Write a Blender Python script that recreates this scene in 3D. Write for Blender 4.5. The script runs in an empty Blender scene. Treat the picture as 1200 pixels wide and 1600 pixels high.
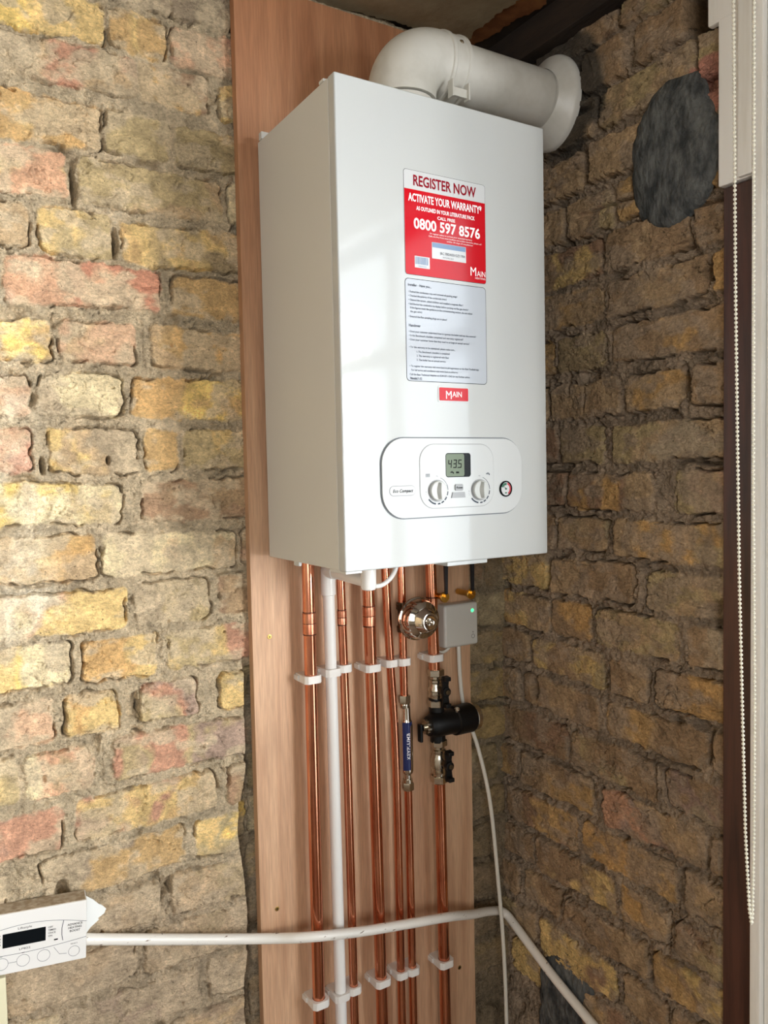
import bpy, bmesh, math, random
import numpy as np
from mathutils import Vector, Matrix
R = math.radians
PI = math.pi
random.seed(7)
sc = bpy.context.scene
C = bpy.context.collection

# ------------------------------------------------------------------ camera
CAM = (-0.54197, -1.30100, 0.14418)
YAW, PITCH, ROLL = 0.548247, -0.051410, -0.020915
cam = bpy.data.cameras.new('camera')
cam.sensor_fit = 'VERTICAL'; cam.sensor_height = 36.0; cam.sensor_width = 27.0
cam.lens = 1244.249 / 1600 * 36.0
cam.clip_start = 0.01
co = bpy.data.objects.new('camera', cam); C.objects.link(co)
fw = Vector((math.sin(YAW)*math.cos(PITCH), math.cos(YAW)*math.cos(PITCH), math.sin(PITCH)))
rt = fw.cross(Vector((0, 0, 1))).normalized(); up = rt.cross(fw)
r2 = rt*math.cos(ROLL) + up*math.sin(ROLL); u2 = -rt*math.sin(ROLL) + up*math.cos(ROLL)
m = Matrix((r2, u2, -fw)).transposed().to_4x4(); m.translation = Vector(CAM)
co.matrix_world = m
sc.camera = co

# ------------------------------------------------------------------ light and exposure
sc.view_settings.view_transform = 'Standard'
sc.view_settings.look = 'None'
sc.view_settings.gamma = 1.0
sc.view_settings.use_curve_mapping = False
sc.view_settings.exposure = 0.0
w = bpy.data.worlds.new('world'); sc.world = w; w.use_nodes = True
bg = w.node_tree.nodes['Background']
bg.inputs[0].default_value = (0.80, 0.90, 1.0, 1); bg.inputs[1].default_value = 0.6


def area(name, loc, target, sx, sy, power, col, spread=180):
    l = bpy.data.lights.new(name, 'AREA'); l.shape = 'RECTANGLE'; l.size = sx; l.size_y = sy
    l.energy = power; l.color = col; l.spread = R(spread)
    o = bpy.data.objects.new(name, l); C.objects.link(o); o.location = loc
    d = Vector(target) - Vector(loc)
    o.rotation_euler = d.to_track_quat('-Z', 'Y').to_euler()
    return o


# daylight through the window in the right wall, and through the one behind the camera, plus an added beam
area('daylight_side_window', (0.80, -1.33, -0.10), (-1.0, -1.33, -0.10), 1.10, 1.86, 34, (0.84, 0.93, 1.0))
area('added_left_wall_fill', (0.80, -2.60, 0.22), (-1.15, 0.0, 0.16), 1.0, 1.20, 27, (1.0, 0.98, 0.95), 50)  # added lamp, narrowed and aimed to brighten the far left brickwork
area('daylight_rear_window', (-1.60, -3.35, 0.25), (-1.45, 0.0, 0.1), 1.5, 1.5, 63, (0.97, 0.985, 1.0))


# ------------------------------------------------------------------ node helpers
def lin(r, g, b):
    f = lambda c: (c/255/12.92) if c/255 <= 0.04045 else ((c/255+0.055)/1.055)**2.4
    return (f(r), f(g), f(b), 1.0)


def mat(name, base=None, rough=0.5, metal=0.0, coat=0.0, spec=0.5, noise=None, bump=None, emit=None, trans=0, sss=0):
    mt = bpy.data.materials.new(name); mt.use_nodes = True
    nt = mt.node_tree; b = nt.nodes['Principled BSDF']
    b.inputs['Base Color'].default_value = base
    b.inputs['Roughness'].default_value = rough
    b.inputs['Metallic'].default_value = metal
    b.inputs['Coat Weight'].default_value = coat
    b.inputs['Coat Roughness'].default_value = 0.03
    b.inputs['Specular IOR Level'].default_value = spec
    if emit:
        b.inputs['Emission Color'].default_value = emit[0]; b.inputs['Emission Strength'].default_value = emit[1]
    if sss:
        b.inputs['Subsurface Weight'].default_value = sss
        b.inputs['Subsurface Radius'].default_value = (0.004, 0.004, 0.004)
        b.inputs['Subsurface Scale'].default_value = 1.0
    tc = nt.nodes.new('ShaderNodeTexCoord')
    if noise:   # (scale xyz, other colour, lo, hi, detail)
        mp = nt.nodes.new('ShaderNodeMapping'); mp.inputs['Scale'].default_value = noise[0]
        nt.links.new(tc.outputs['Object'], mp.inputs['Vector'])
        n = nt.nodes.new('ShaderNodeTexNoise'); n.inputs['Scale'].default_value = 1.0
        n.inputs['Detail'].default_value = noise[4] if len(noise) > 4 else 6
        n.inputs['Roughness'].default_value = 0.6
        nt.links.new(mp.outputs[0], n.inputs['Vector'])
        rp = nt.nodes.new('ShaderNodeValToRGB')
        rp.color_ramp.elements[0].position = noise[2]; rp.color_ramp.elements[1].position = noise[3]
        rp.color_ramp.elements[0].color = base; rp.color_ramp.elements[1].color = noise[1]
        nt.links.new(n.outputs['Fac'], rp.inputs['Fac'])
        nt.links.new(rp.outputs[0], b.inputs['Base Color'])
    if bump:    # (scale xyz, strength, distance)
        mp = nt.nodes.new('ShaderNodeMapping'); mp.inputs['Scale'].default_value = bump[0]
        nt.links.new(tc.outputs['Object'], mp.inputs['Vector'])
        n = nt.nodes.new('ShaderNodeTexNoise'); n.inputs['Scale'].default_value = 1.0; n.inputs['Detail'].default_value = 5
        nt.links.new(mp.outputs[0], n.inputs['Vector'])
        bp = nt.nodes.new('ShaderNodeBump'); bp.inputs['Strength'].default_value = bump[1]; bp.inputs['Distance'].default_value = bump[2]
        nt.links.new(n.outputs['Fac'], bp.inputs['Height'])
        nt.links.new(bp.outputs[0], b.inputs['Normal'])
    return mt


def brick_material(name, gain=1.0):
    mt = bpy.data.materials.new(name); mt.use_nodes = True
    nt = mt.node_tree; N = nt.nodes; L = nt.links; b = N['Principled BSDF']
    tc = N.new('ShaderNodeTexCoord')
    at = N.new('ShaderNodeAttribute'); at.attribute_name = 'tint'
    mo = N.new('ShaderNodeAttribute'); mo.attribute_name = 'mortar'

    def noise(scale, detail, rough=0.6, dist=0.0, sc3=(1, 1, 1)):
        mp = N.new('ShaderNodeMapping'); mp.inputs['Scale'].default_value = sc3
        L.new(tc.outputs['Object'], mp.inputs['Vector'])
        n = N.new('ShaderNodeTexNoise'); n.inputs['Scale'].default_value = scale; n.inputs['Detail'].default_value = detail
        n.inputs['Roughness'].default_value = rough; n.inputs['Distortion'].default_value = dist
        L.new(mp.outputs[0], n.inputs['Vector']); return n

    def rng(src, a, c, lo, hi):
        r = N.new('ShaderNodeMapRange'); r.inputs[1].default_value = a; r.inputs[2].default_value = c
        r.inputs[3].default_value = lo; r.inputs[4].default_value = hi; L.new(src, r.inputs[0]); return r.outputs[0]

    def mul(c, f):
        v = N.new('ShaderNodeVectorMath'); v.operation = 'SCALE'; L.new(c, v.inputs[0]); L.new(f, v.inputs['Scale']); return v.outputs[0]
    n1 = noise(34, 8, 0.65, 0.4); n2 = noise(160, 5, 0.7, 0.6, (1, 1, 1.6)); n3 = noise(420, 3, 0.6)
    c = mul(at.outputs['Color'], rng(n1.outputs['Fac'], 0.3, 0.7, 0.68*gain, 1.32*gain))
    c = mul(c, rng(n2.outputs['Fac'], 0.3, 0.7, 0.62, 1.36))
    # pale lime specks, mostly on the mortar
    sp = rng(n3.outputs['Fac'], 0.64, 0.74, 0, 0.55)
    n4 = noise(22, 4); sp2 = rng(n4.outputs['Fac'], 0.45, 0.65, 0, 1)
    mm = N.new('ShaderNodeMath'); mm.operation = 'MULTIPLY'; L.new(sp, mm.inputs[0]); L.new(sp2, mm.inputs[1])
    mx = N.new('ShaderNodeMixRGB'); L.new(mm.outputs[0], mx.inputs[0]); L.new(c, mx.inputs[1])
    mx.inputs[2].default_value = lin(212, 200, 172)
    # dark pits and soot specks
    dk = noise(240, 2, 0.5, 0.2); dm = rng(dk.outputs['Fac'], 0.68, 0.76, 0, 0.7)
    mx2 = N.new('ShaderNodeMixRGB'); L.new(dm, mx2.inputs[0]); L.new(mx.outputs[0], mx2.inputs[1])
    mx2.inputs[2].default_value = lin(52, 42, 32)
    L.new(mx2.outputs[0], b.inputs['Base Color'])
    b.inputs['Roughness'].default_value = 0.92; b.inputs['Specular IOR Level'].default_value = 0.25
    ad = N.new('ShaderNodeMath'); ad.operation = 'ADD'
    L.new(n2.outputs['Fac'], ad.inputs[0]); L.new(rng(n3.outputs['Fac'], 0.2, 0.8, 0, 0.5), ad.inputs[1])
    bp = N.new('ShaderNodeBump'); bp.inputs['Distance'].default_value = 0.0050
    L.new(rng(mo.outputs['Fac'], 0, 1, 0.75, 1.0), bp.inputs['Strength'])
    L.new(ad.outputs[0], bp.inputs['Height']); L.new(bp.outputs[0], b.inputs['Normal'])
    return mt


M = {}
M['white_gloss'] = mat('white_enamel', lin(188, 191, 190), 0.05, coat=0.0, spec=0.38, bump=((70, 70, 40), 0.05, 0.002))
M['white_side'] = mat('white_powder_coat', lin(205, 206, 203), 0.42)
M['white_flue'] = mat('white_flue_paint', lin(214, 212, 204), 0.38, noise=((14, 14, 14), lin(190, 187, 176), 0.42, 0.78))
M['white_plastic'] = mat('white_pvc', lin(232, 230, 226), 0.3)
M['white_panel'] = mat('white_abs', lin(196, 199, 199), 0.12, spec=0.3)
M['grey_plastic'] = mat('grey_abs', lin(142, 145, 147), 0.4)
M['knob_plastic'] = mat('knob_plastic', lin(184, 187, 184), 0.4)
M['clip'] = mat('clip_plastic', lin(226, 222, 216), 0.4, sss=0.3)
M['box'] = mat('receiver_plastic', lin(196, 194, 186), 0.38)
M['cable'] = mat('cable_sheath', lin(218, 214, 202), 0.4)
M['copper'] = mat('copper', lin(240, 170, 136), 0.16, 1.0, noise=((30, 30, 9), lin(206, 126, 96), 0.35, 0.72))
M['copper_fit'] = mat('copper_fitting', lin(226, 156, 124), 0.30, 1.0, noise=((60, 60, 60), lin(200, 122, 92), 0.35, 0.72))
M['solder'] = mat('dark_seam', lin(70, 42, 32), 0.5, 0.6)
M['chrome'] = mat('chrome', lin(212, 206, 196), 0.07, 1.0)
M['nickel'] = mat('nickel', lin(200, 192, 176), 0.22, 1.0)
M['brass'] = mat('brass', lin(214, 170, 84), 0.28, 1.0)
M['dark_brass'] = mat('aged_brass', lin(92, 76, 56), 0.4, 0.9)
M['black'] = mat('black_plastic', lin(9, 9, 10), 0.4, spec=0.3)
M['black_matt'] = mat('black_rubber', lin(26, 27, 32), 0.5)
M['blue'] = mat('navy_label', lin(22, 34, 82), 0.3)
M['red'] = mat('red_print', lin(192, 0, 22), 0.12, spec=0.24)
M['dark_red'] = mat('dark_red_ink', lin(138, 4, 28), 0.6, spec=0.1)
M['white_ink'] = mat('white_ink', lin(244, 240, 240), 0.3)
M['grey_ink'] = mat('grey_ink', lin(72, 78, 88), 0.6, spec=0.1)
M['black_ink'] = mat('black_ink', lin(22, 23, 26), 0.6, spec=0.1)
M['sticker'] = mat('paper_sticker', lin(200, 202, 203), 0.15)
M['notes'] = mat('notes_sticker', lin(178, 184, 192), 0.12)
M['barcode'] = mat('barcode_blue', lin(112, 140, 176), 0.3)
M['lcd'] = mat('lcd_glass', lin(112, 124, 106), 0.2, spec=0.12)
M['lcd_dark'] = mat('lcd_bezel', lin(12, 17, 20), 0.2, spec=0.12)
M['led'] = mat('green_led', lin(90, 255, 150), 0.3, emit=(lin(70, 255, 150), 2.0))
M['gauge_red'] = mat('gauge_red', lin(176, 36, 50), 0.4)
M['gauge_green'] = mat('gauge_green', lin(30, 96, 70), 0.4)
M['groove'] = mat('panel_groove', lin(96, 102, 108), 0.5)
M['prog'] = mat('programmer_plastic', lin(222, 221, 218), 0.4)
M['prog_top'] = mat('dusty_top', lin(150, 132, 108), 0.8, noise=((90, 90, 90), lin(196, 184, 164), 0.4, 0.7))
M['paper'] = mat('torn_paper', lin(222, 224, 222), 0.8)
M['white_paint_pipe'] = mat('painted_pipe', lin(228, 224, 216), 0.32, noise=((55, 90, 260), lin(110, 88, 68), 0.655, 0.68, 4))
M['cream_paint'] = mat('cream_paint', lin(216, 210, 178), 0.5)
M['white_wood'] = mat('white_gloss_wood', lin(245, 244, 240), 0.35, noise=((9, 30, 3), lin(224, 221, 212), 0.5, 0.8), bump=((60, 60, 8), 0.25, 0.002))
M['brown_wood'] = mat('brown_varnished_wood', lin(84, 52, 42), 0.38, noise=((60, 60, 5), lin(52, 32, 28), 0.4, 0.7), bump=((90, 90, 7), 0.3, 0.002))
M['dark_wood'] = mat('old_dark_timber', lin(48, 36, 26), 0.85, noise=((30, 6, 30), lin(24, 18, 13), 0.35, 0.7), bump=((60, 12, 60), 0.6, 0.006))
M['bead'] = mat('bead_plastic', lin(250, 248, 232), 0.25)
M['plaster'] = mat('painted_plaster', lin(206, 198, 184), 0.85)
M['floor'] = mat('floorboards', lin(120, 92, 66), 0.6, noise=((2, 30, 2), lin(84, 62, 44), 0.4, 0.7))
M['ceil_dark'] = mat('sooty_ceiling', lin(54, 42, 30), 0.9, noise=((20, 20, 20), lin(30, 22, 16), 0.4, 0.7))
M['ceil_paper'] = mat('stained_lining_paper', lin(158, 144, 116), 0.9, noise=((16, 16, 16), lin(128, 110, 82), 0.35, 0.75, 9), bump=((70, 70, 70), 0.4, 0.003))
M['ceil_brown'] = mat('torn_brown_paper', lin(120, 72, 34), 0.9, noise=((30, 30, 30), lin(150, 98, 52), 0.4, 0.7))
M['cement'] = mat('grey_cement', lin(104, 106, 104), 0.8, noise=((44, 44, 26), lin(50, 53, 54), 0.36, 0.62, 12), bump=((120, 120, 70), 1.0, 0.008))
M['screw'] = mat('screw_head', lin(170, 140, 80), 0.35, 1.0)
M['blind'] = mat('roller_blind', lin(230, 228, 220), 0.8)


def plywood():
    mt = bpy.data.materials.new('plywood'); mt.use_nodes = True
    nt = mt.node_tree; N = nt.nodes; L = nt.links; b = N['Principled BSDF']
    tc = N.new('ShaderNodeTexCoord')

    def nz(s, sc3, det=6, dist=0.0):
        mp = N.new('ShaderNodeMapping'); mp.inputs['Scale'].default_value = sc3
        L.new(tc.outputs['Object'], mp.inputs['Vector'])
        n = N.new('ShaderNodeTexNoise'); n.inputs['Scale'].default_value = s; n.inputs['Detail'].default_value = det
        n.inputs['Distortion'].default_value = dist; L.new(mp.outputs[0], n.inputs['Vector']); return n.outputs['Fac']
    a = nz(1, (26, 26, 1.6), 7, 0.8); g = nz(1, (420, 420, 22), 3)
    rp = N.new('ShaderNodeValToRGB'); e = rp.color_ramp.elements
    e[0].position = 0.3; e[0].color = lin(176, 134, 102); e[1].position = 0.7; e[1].color = lin(208, 170, 136)
    L.new(a, rp.inputs['Fac'])
    mr = N.new('ShaderNodeMapRange'); mr.inputs[1].default_value = 0.3; mr.inputs[2].default_value = 0.7
    mr.inputs[3].default_value = 0.86; mr.inputs[4].default_value = 1.12; L.new(g, mr.inputs[0])
    v = N.new('ShaderNodeVectorMath'); v.operation = 'SCALE'; L.new(rp.outputs[0], v.inputs[0]); L.new(mr.outputs[0], v.inputs['Scale'])
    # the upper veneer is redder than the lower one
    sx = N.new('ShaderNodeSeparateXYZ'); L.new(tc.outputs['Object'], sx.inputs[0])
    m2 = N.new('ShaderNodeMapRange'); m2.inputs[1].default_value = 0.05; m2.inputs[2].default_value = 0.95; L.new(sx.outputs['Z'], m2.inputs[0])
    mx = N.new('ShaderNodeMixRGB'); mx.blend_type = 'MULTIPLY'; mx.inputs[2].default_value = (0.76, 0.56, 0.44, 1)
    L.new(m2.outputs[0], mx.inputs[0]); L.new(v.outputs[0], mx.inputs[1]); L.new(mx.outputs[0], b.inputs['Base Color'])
    b.inputs['Roughness'].default_value = 0.55
    bp = N.new('ShaderNodeBump'); bp.inputs['Strength'].default_value = 0.15; bp.inputs['Distance'].default_value = 0.001
    L.new(g, bp.inputs['Height']); L.new(bp.outputs[0], b.inputs['Normal'])
    return mt


M['ply'] = plywood()
gl = bpy.data.materials.new('window_glass'); gl.use_nodes = True
_n = gl.node_tree; _n.nodes.remove(_n.nodes['Principled BSDF'])
_t = _n.nodes.new('ShaderNodeBsdfTransparent'); _g = _n.nodes.new('ShaderNodeBsdfGlossy'); _g.inputs['Roughness'].default_value = 0.02
_m = _n.nodes.new('ShaderNodeMixShader'); _m.inputs[0].default_value = 0.06
_n.links.new(_t.outputs[0], _m.inputs[1]); _n.links.new(_g.outputs[0], _m.inputs[2])
_n.links.new(_m.outputs[0], _n.nodes['Material Output'].inputs[0])
M['glass'] = gl


# ------------------------------------------------------------------ mesh helpers
def tag(o, label=None, cat=None, group=None, kind=None):
    if label: o['label'] = label
    if cat: o['category'] = cat
    if group: o['group'] = group
    if kind: o['kind'] = kind
    return o


def empty(name, label, cat, loc=(0, 0, 0), group=None):
    o = bpy.data.objects.new(name, None); C.objects.link(o); o.location = loc
    o.empty_display_size = 0.02
    return tag(o, label, cat, group)


class MB:
    """collects primitives in world coordinates, built as one mesh object"""
    def __init__(s): s.bm = bmesh.new()

    def box(s, x0, x1, y0, y1, z0, z1, bev=0.0, seg=2, mtx=None):
        b = bmesh.new(); bmesh.ops.create_cube(b, size=1)
        for v in b.verts:
            v.co = Vector((x0+(v.co.x+.5)*(x1-x0), y0+(v.co.y+.5)*(y1-y0), z0+(v.co.z+.5)*(z1-z0)))
        if bev: bmesh.ops.bevel(b, geom=list(b.edges), offset=bev, segments=seg, profile=0.5, affect='EDGES')
        if mtx: b.transform(mtx)
        s.merge(b); return s

    def merge(s, b):
        me = bpy.data.meshes.new('t'); b.to_mesh(me); b.free(); s.bm.from_mesh(me); bpy.data.meshes.remove(me)

    def lathe(s, prof, p0, axis, n=32, closed=True):
        """prof: list of (distance along axis, radius)"""
        ax = Vector(axis).normalized(); q = ax.to_track_quat('Z', 'Y').to_matrix()
        p0 = Vector(p0); rings = []
        for t, r in prof:
            if r < 1e-6: rings.append([s.bm.verts.new(p0+ax*t)])
            else: rings.append([s.bm.verts.new(p0+ax*t+q @ Vector((r*math.cos(2*PI*i/n), r*math.sin(2*PI*i/n), 0))) for i in range(n)])
        for a, b in zip(rings, rings[1:]):
            if len(a) == 1 and len(b) == 1: continue
            for i in range(n):
                j = (i+1) % n
                if len(a) == 1: s.bm.faces.new((a[0], b[j], b[i]))
                elif len(b) == 1: s.bm.faces.new((a[i], a[j], b[0]))
                else: s.bm.faces.new((a[i], a[j], b[j], b[i]))
        if closed:
            if len(rings[0]) > 1: s.bm.faces.new(rings[0][::-1])
            if len(rings[-1]) > 1: s.bm.faces.new(rings[-1])
        return s

    def cyl(s, p0, p1, r, n=32, bev=0.0):
        p0 = Vector(p0); p1 = Vector(p1); L = (p1-p0).length
        pr = [(0, r), (L, r)] if not bev else [(0, r-bev), (bev, r), (L-bev, r), (L, r-bev)]
        return s.lathe(pr, p0, p1-p0, n)

    def tube(s, pts, r, n=16, smooth=True, step=0.006):
        pts = [Vector(p) for p in pts]
        if smooth and len(pts) > 2:
            out = []
            P = [pts[0]*2-pts[1]] + pts + [pts[-1]*2-pts[-2]]
            for i in range(1, len(P)-2):
                a, b, c, d = P[i-1:i+3]; k = max(2, int((c-b).length/step))
                for j in range(k):
                    t = j/k
                    out.append(0.5*((2*b)+(c-a)*t+(2*a-5*b+4*c-d)*t*t+(3*b-a-3*c+d)*t**3))
            out.append(pts[-1]); pts = out
        T = [(pts[min(i+1, len(pts)-1)]-pts[max(i-1, 0)]).normalized() for i in range(len(pts))]
        nrm = T[0].orthogonal().normalized(); rings = []
        for i, p in enumerate(pts):
            nrm = (nrm-T[i]*nrm.dot(T[i])).normalized(); bn = T[i].cross(nrm)
            rings.append([s.bm.verts.new(p+(nrm*math.cos(2*PI*k/n)+bn*math.sin(2*PI*k/n))*r) for k in range(n)])
        for a, b in zip(rings, rings[1:]):
            for k in range(n):
                j = (k+1) % n; s.bm.faces.new((a[k], a[j], b[j], b[k]))
        s.bm.faces.new(rings[0][::-1]); s.bm.faces.new(rings[-1])
        return s

    def prism(s, poly, o, ux, uy, d):
        """poly 2-D points laid on origin o with axes ux, uy, extruded by vector d"""
        o, ux, uy, d = map(Vector, (o, ux, uy, d))
        a = [s.bm.verts.new(o+ux*x+uy*y) for x, y in poly]; b = [s.bm.verts.new(v.co+d) for v in a]
        s.bm.faces.new(a[::-1]); s.bm.faces.new(b); n = len(a)
        for i in range(n): s.bm.faces.new((a[i], a[(i+1) % n], b[(i+1) % n], b[i]))
        return s

    def ring(s, outer, inner, o, ux, uy, d):
        o, ux, uy, d = map(Vector, (o, ux, uy, d)); n = len(outer)
        f = lambda L, e: [s.bm.verts.new(o+ux*x+uy*y+e) for x, y in L]
        z = Vector((0, 0, 0)); a = f(outer, z); b = f(inner, z); a2 = f(outer, d); b2 = f(inner, d)
        for i in range(n):
            j = (i+1) % n
            s.bm.faces.new((a[j], a[i], b[i], b[j])); s.bm.faces.new((a2[i], a2[j], b2[j], b2[i]))
            s.bm.faces.new((a[i], a[j], a2[j], a2[i])); s.bm.faces.new((b[j], b[i], b2[i], b2[j]))
        return s

    def build(s, name, m, parent=None, smooth=35, mtx=None):
        bmesh.ops.recalc_face_normals(s.bm, faces=s.bm.faces)
        if mtx: s.bm.transform(mtx)
        me = bpy.data.meshes.new(name); s.bm.to_mesh(me); s.bm.free()
        o = bpy.data.objects.new(name, me); C.objects.link(o)
        if isinstance(m, (list, tuple)):
            for k in m: me.materials.append(k)
        else: me.materials.append(m)
        if smooth:
            me.polygons.foreach_set('use_smooth', [True]*len(me.polygons))
            me.set_sharp_from_angle(angle=R(smooth))
            wn = o.modifiers.new('weighted_normal', 'WEIGHTED_NORMAL'); wn.keep_sharp = True
        if parent:
            o.parent = parent
            acc = Vector((0, 0, 0)); p = parent
            while p: acc += p.location; p = p.parent
            o.location = -acc if not parent.get('_abs') else Vector((0, 0, 0))
            o['_off'] = 0; del o['_off']
        return o


def rrect(w, h, r, n=8, cx=0, cy=0):
    pts = []
    for k, (sx, sy) in enumerate(((1, 1), (-1, 1), (-1, -1), (1, -1))):
        for i in range(n+1):
            a = PI/2*k+PI/2*i/n
            pts.append((cx+sx*(w/2-r)+r*math.cos(a), cy+sy*(h/2-r)+r*math.sin(a)))
    return pts


def circ(r, n=32, cx=0, cy=0, sy=1): return [(cx+r*math.cos(2*PI*i/n), cy+r*sy*math.sin(2*PI*i/n)) for i in range(n)]


def text_into(mb, s, cx, cz, height=None, width=None, align='C', bold=0.0, shear=0.0, o=(0, 0, 0), ux=(1, 0, 0), uy=(0, 0, 1), d=(0, -0.0002, 0), fit=True):
    """letters as thin raised shapes; cap height given, width squeezes if given"""
    cu = bpy.data.curves.new('t', 'FONT'); cu.body = s; cu.offset = min(bold, .011 if 'M' in s else .024); cu.shear = shear; cu.resolution_u = 3
    ob = bpy.data.objects.new('t', cu); C.objects.link(ob)
    dg = bpy.context.evaluated_depsgraph_get(); dg.update()
    me = bpy.data.meshes.new_from_object(ob.evaluated_get(dg))
    bpy.data.objects.remove(ob); bpy.data.curves.remove(cu)
    if not len(me.vertices): return
    X = [v.co.x for v in me.vertices]; x0, x1 = min(X), max(X)
    cap = 0.70
    sy = height/cap; sx = sy
    if width: sx = width/(x1-x0)
    o, ux, uy, d = map(Vector, (o, ux, uy, d))
    ox = {'C': -(x0+x1)/2, 'L': -x0, 'R': -x1}[align]
    vs = [mb.bm.verts.new(o+ux*(cx+(v.co.x+ox)*sx)+uy*(cz+(v.co.y-cap/2)*sy)+d) for v in me.vertices]
    for p in me.polygons:
        try: mb.bm.faces.new([vs[i] for i in p.vertices])
        except ValueError: pass
    bpy.data.meshes.remove(me)


# ------------------------------------------------------------------ numpy noise
_rng = np.random.RandomState(11)
_T = _rng.rand(8, 256, 256).astype(np.float32)


def vn(u, v, k):
    T = _T[k % 8]; iu = np.floor(u).astype(np.int32); iv = np.floor(v).astype(np.int32)
    fu = (u-iu); fv = (v-iv); fu = fu*fu*(3-2*fu); fv = fv*fv*(3-2*fv)
    a = T[iu & 255, iv & 255]; b = T[(iu+1) & 255, iv & 255]; c = T[iu & 255, (iv+1) & 255]; d = T[(iu+1) & 255, (iv+1) & 255]
    return (a*(1-fu)+b*fu)*(1-fv)+(c*(1-fu)+d*fu)*fv


def fbm(u, v, s, oct=4, k=0, gain=0.5):
    t = 0; a = 1; n = 0
    for i in range(oct):
        t = t+a*vn(u*s+13.7*i+k*5.1, v*s+7.3*i+k*3.3, k+i); n += a; a *= gain; s *= 2.03
    return t/n-0.5


def sstep(a, b, x): t = np.clip((x-a)/(b-a), 0, 1); return t*t*(3-2*t)


PAL = {
    'y': (196, 166, 104), 'Y': (214, 182, 98), 'o': (168, 134, 82), 'O': (178, 138, 80), 'v': (154, 136, 96), 'V': (132, 114, 82),
    'g': (152, 136, 112), 'G': (112, 98, 82), 'p': (178, 142, 114), 'P': (188, 140, 110), 'r': (164, 112, 90), 'R': (170, 104, 82),
    'b': (128, 96, 72), 'B': (96, 72, 54), 'm': (136, 112, 102), 'w': (200, 184, 146), 't': (160, 134, 100), 'T': (136, 110, 80),
    'd': (70, 58, 46)}
FLZ = .824
PITCH_Z = 0.0828
ROWS = 'ZABCDEFGHIJKLMNOPQRSTUV'
ROWZ = {r: 0.268+PITCH_Z*(ROWS.index('H')-i) for i, r in enumerate(ROWS)}
ROWZ['A'] = 0.843; ROWZ['B'] = 0.769; ROWZ['C'] = 0.680; ROWZ['Z'] = 0.922; ROWZ['D'] = 0.600; ROWZ['E'] = 0.518; ROWZ['F'] = 0.439; ROWZ['G'] = 0.353


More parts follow.
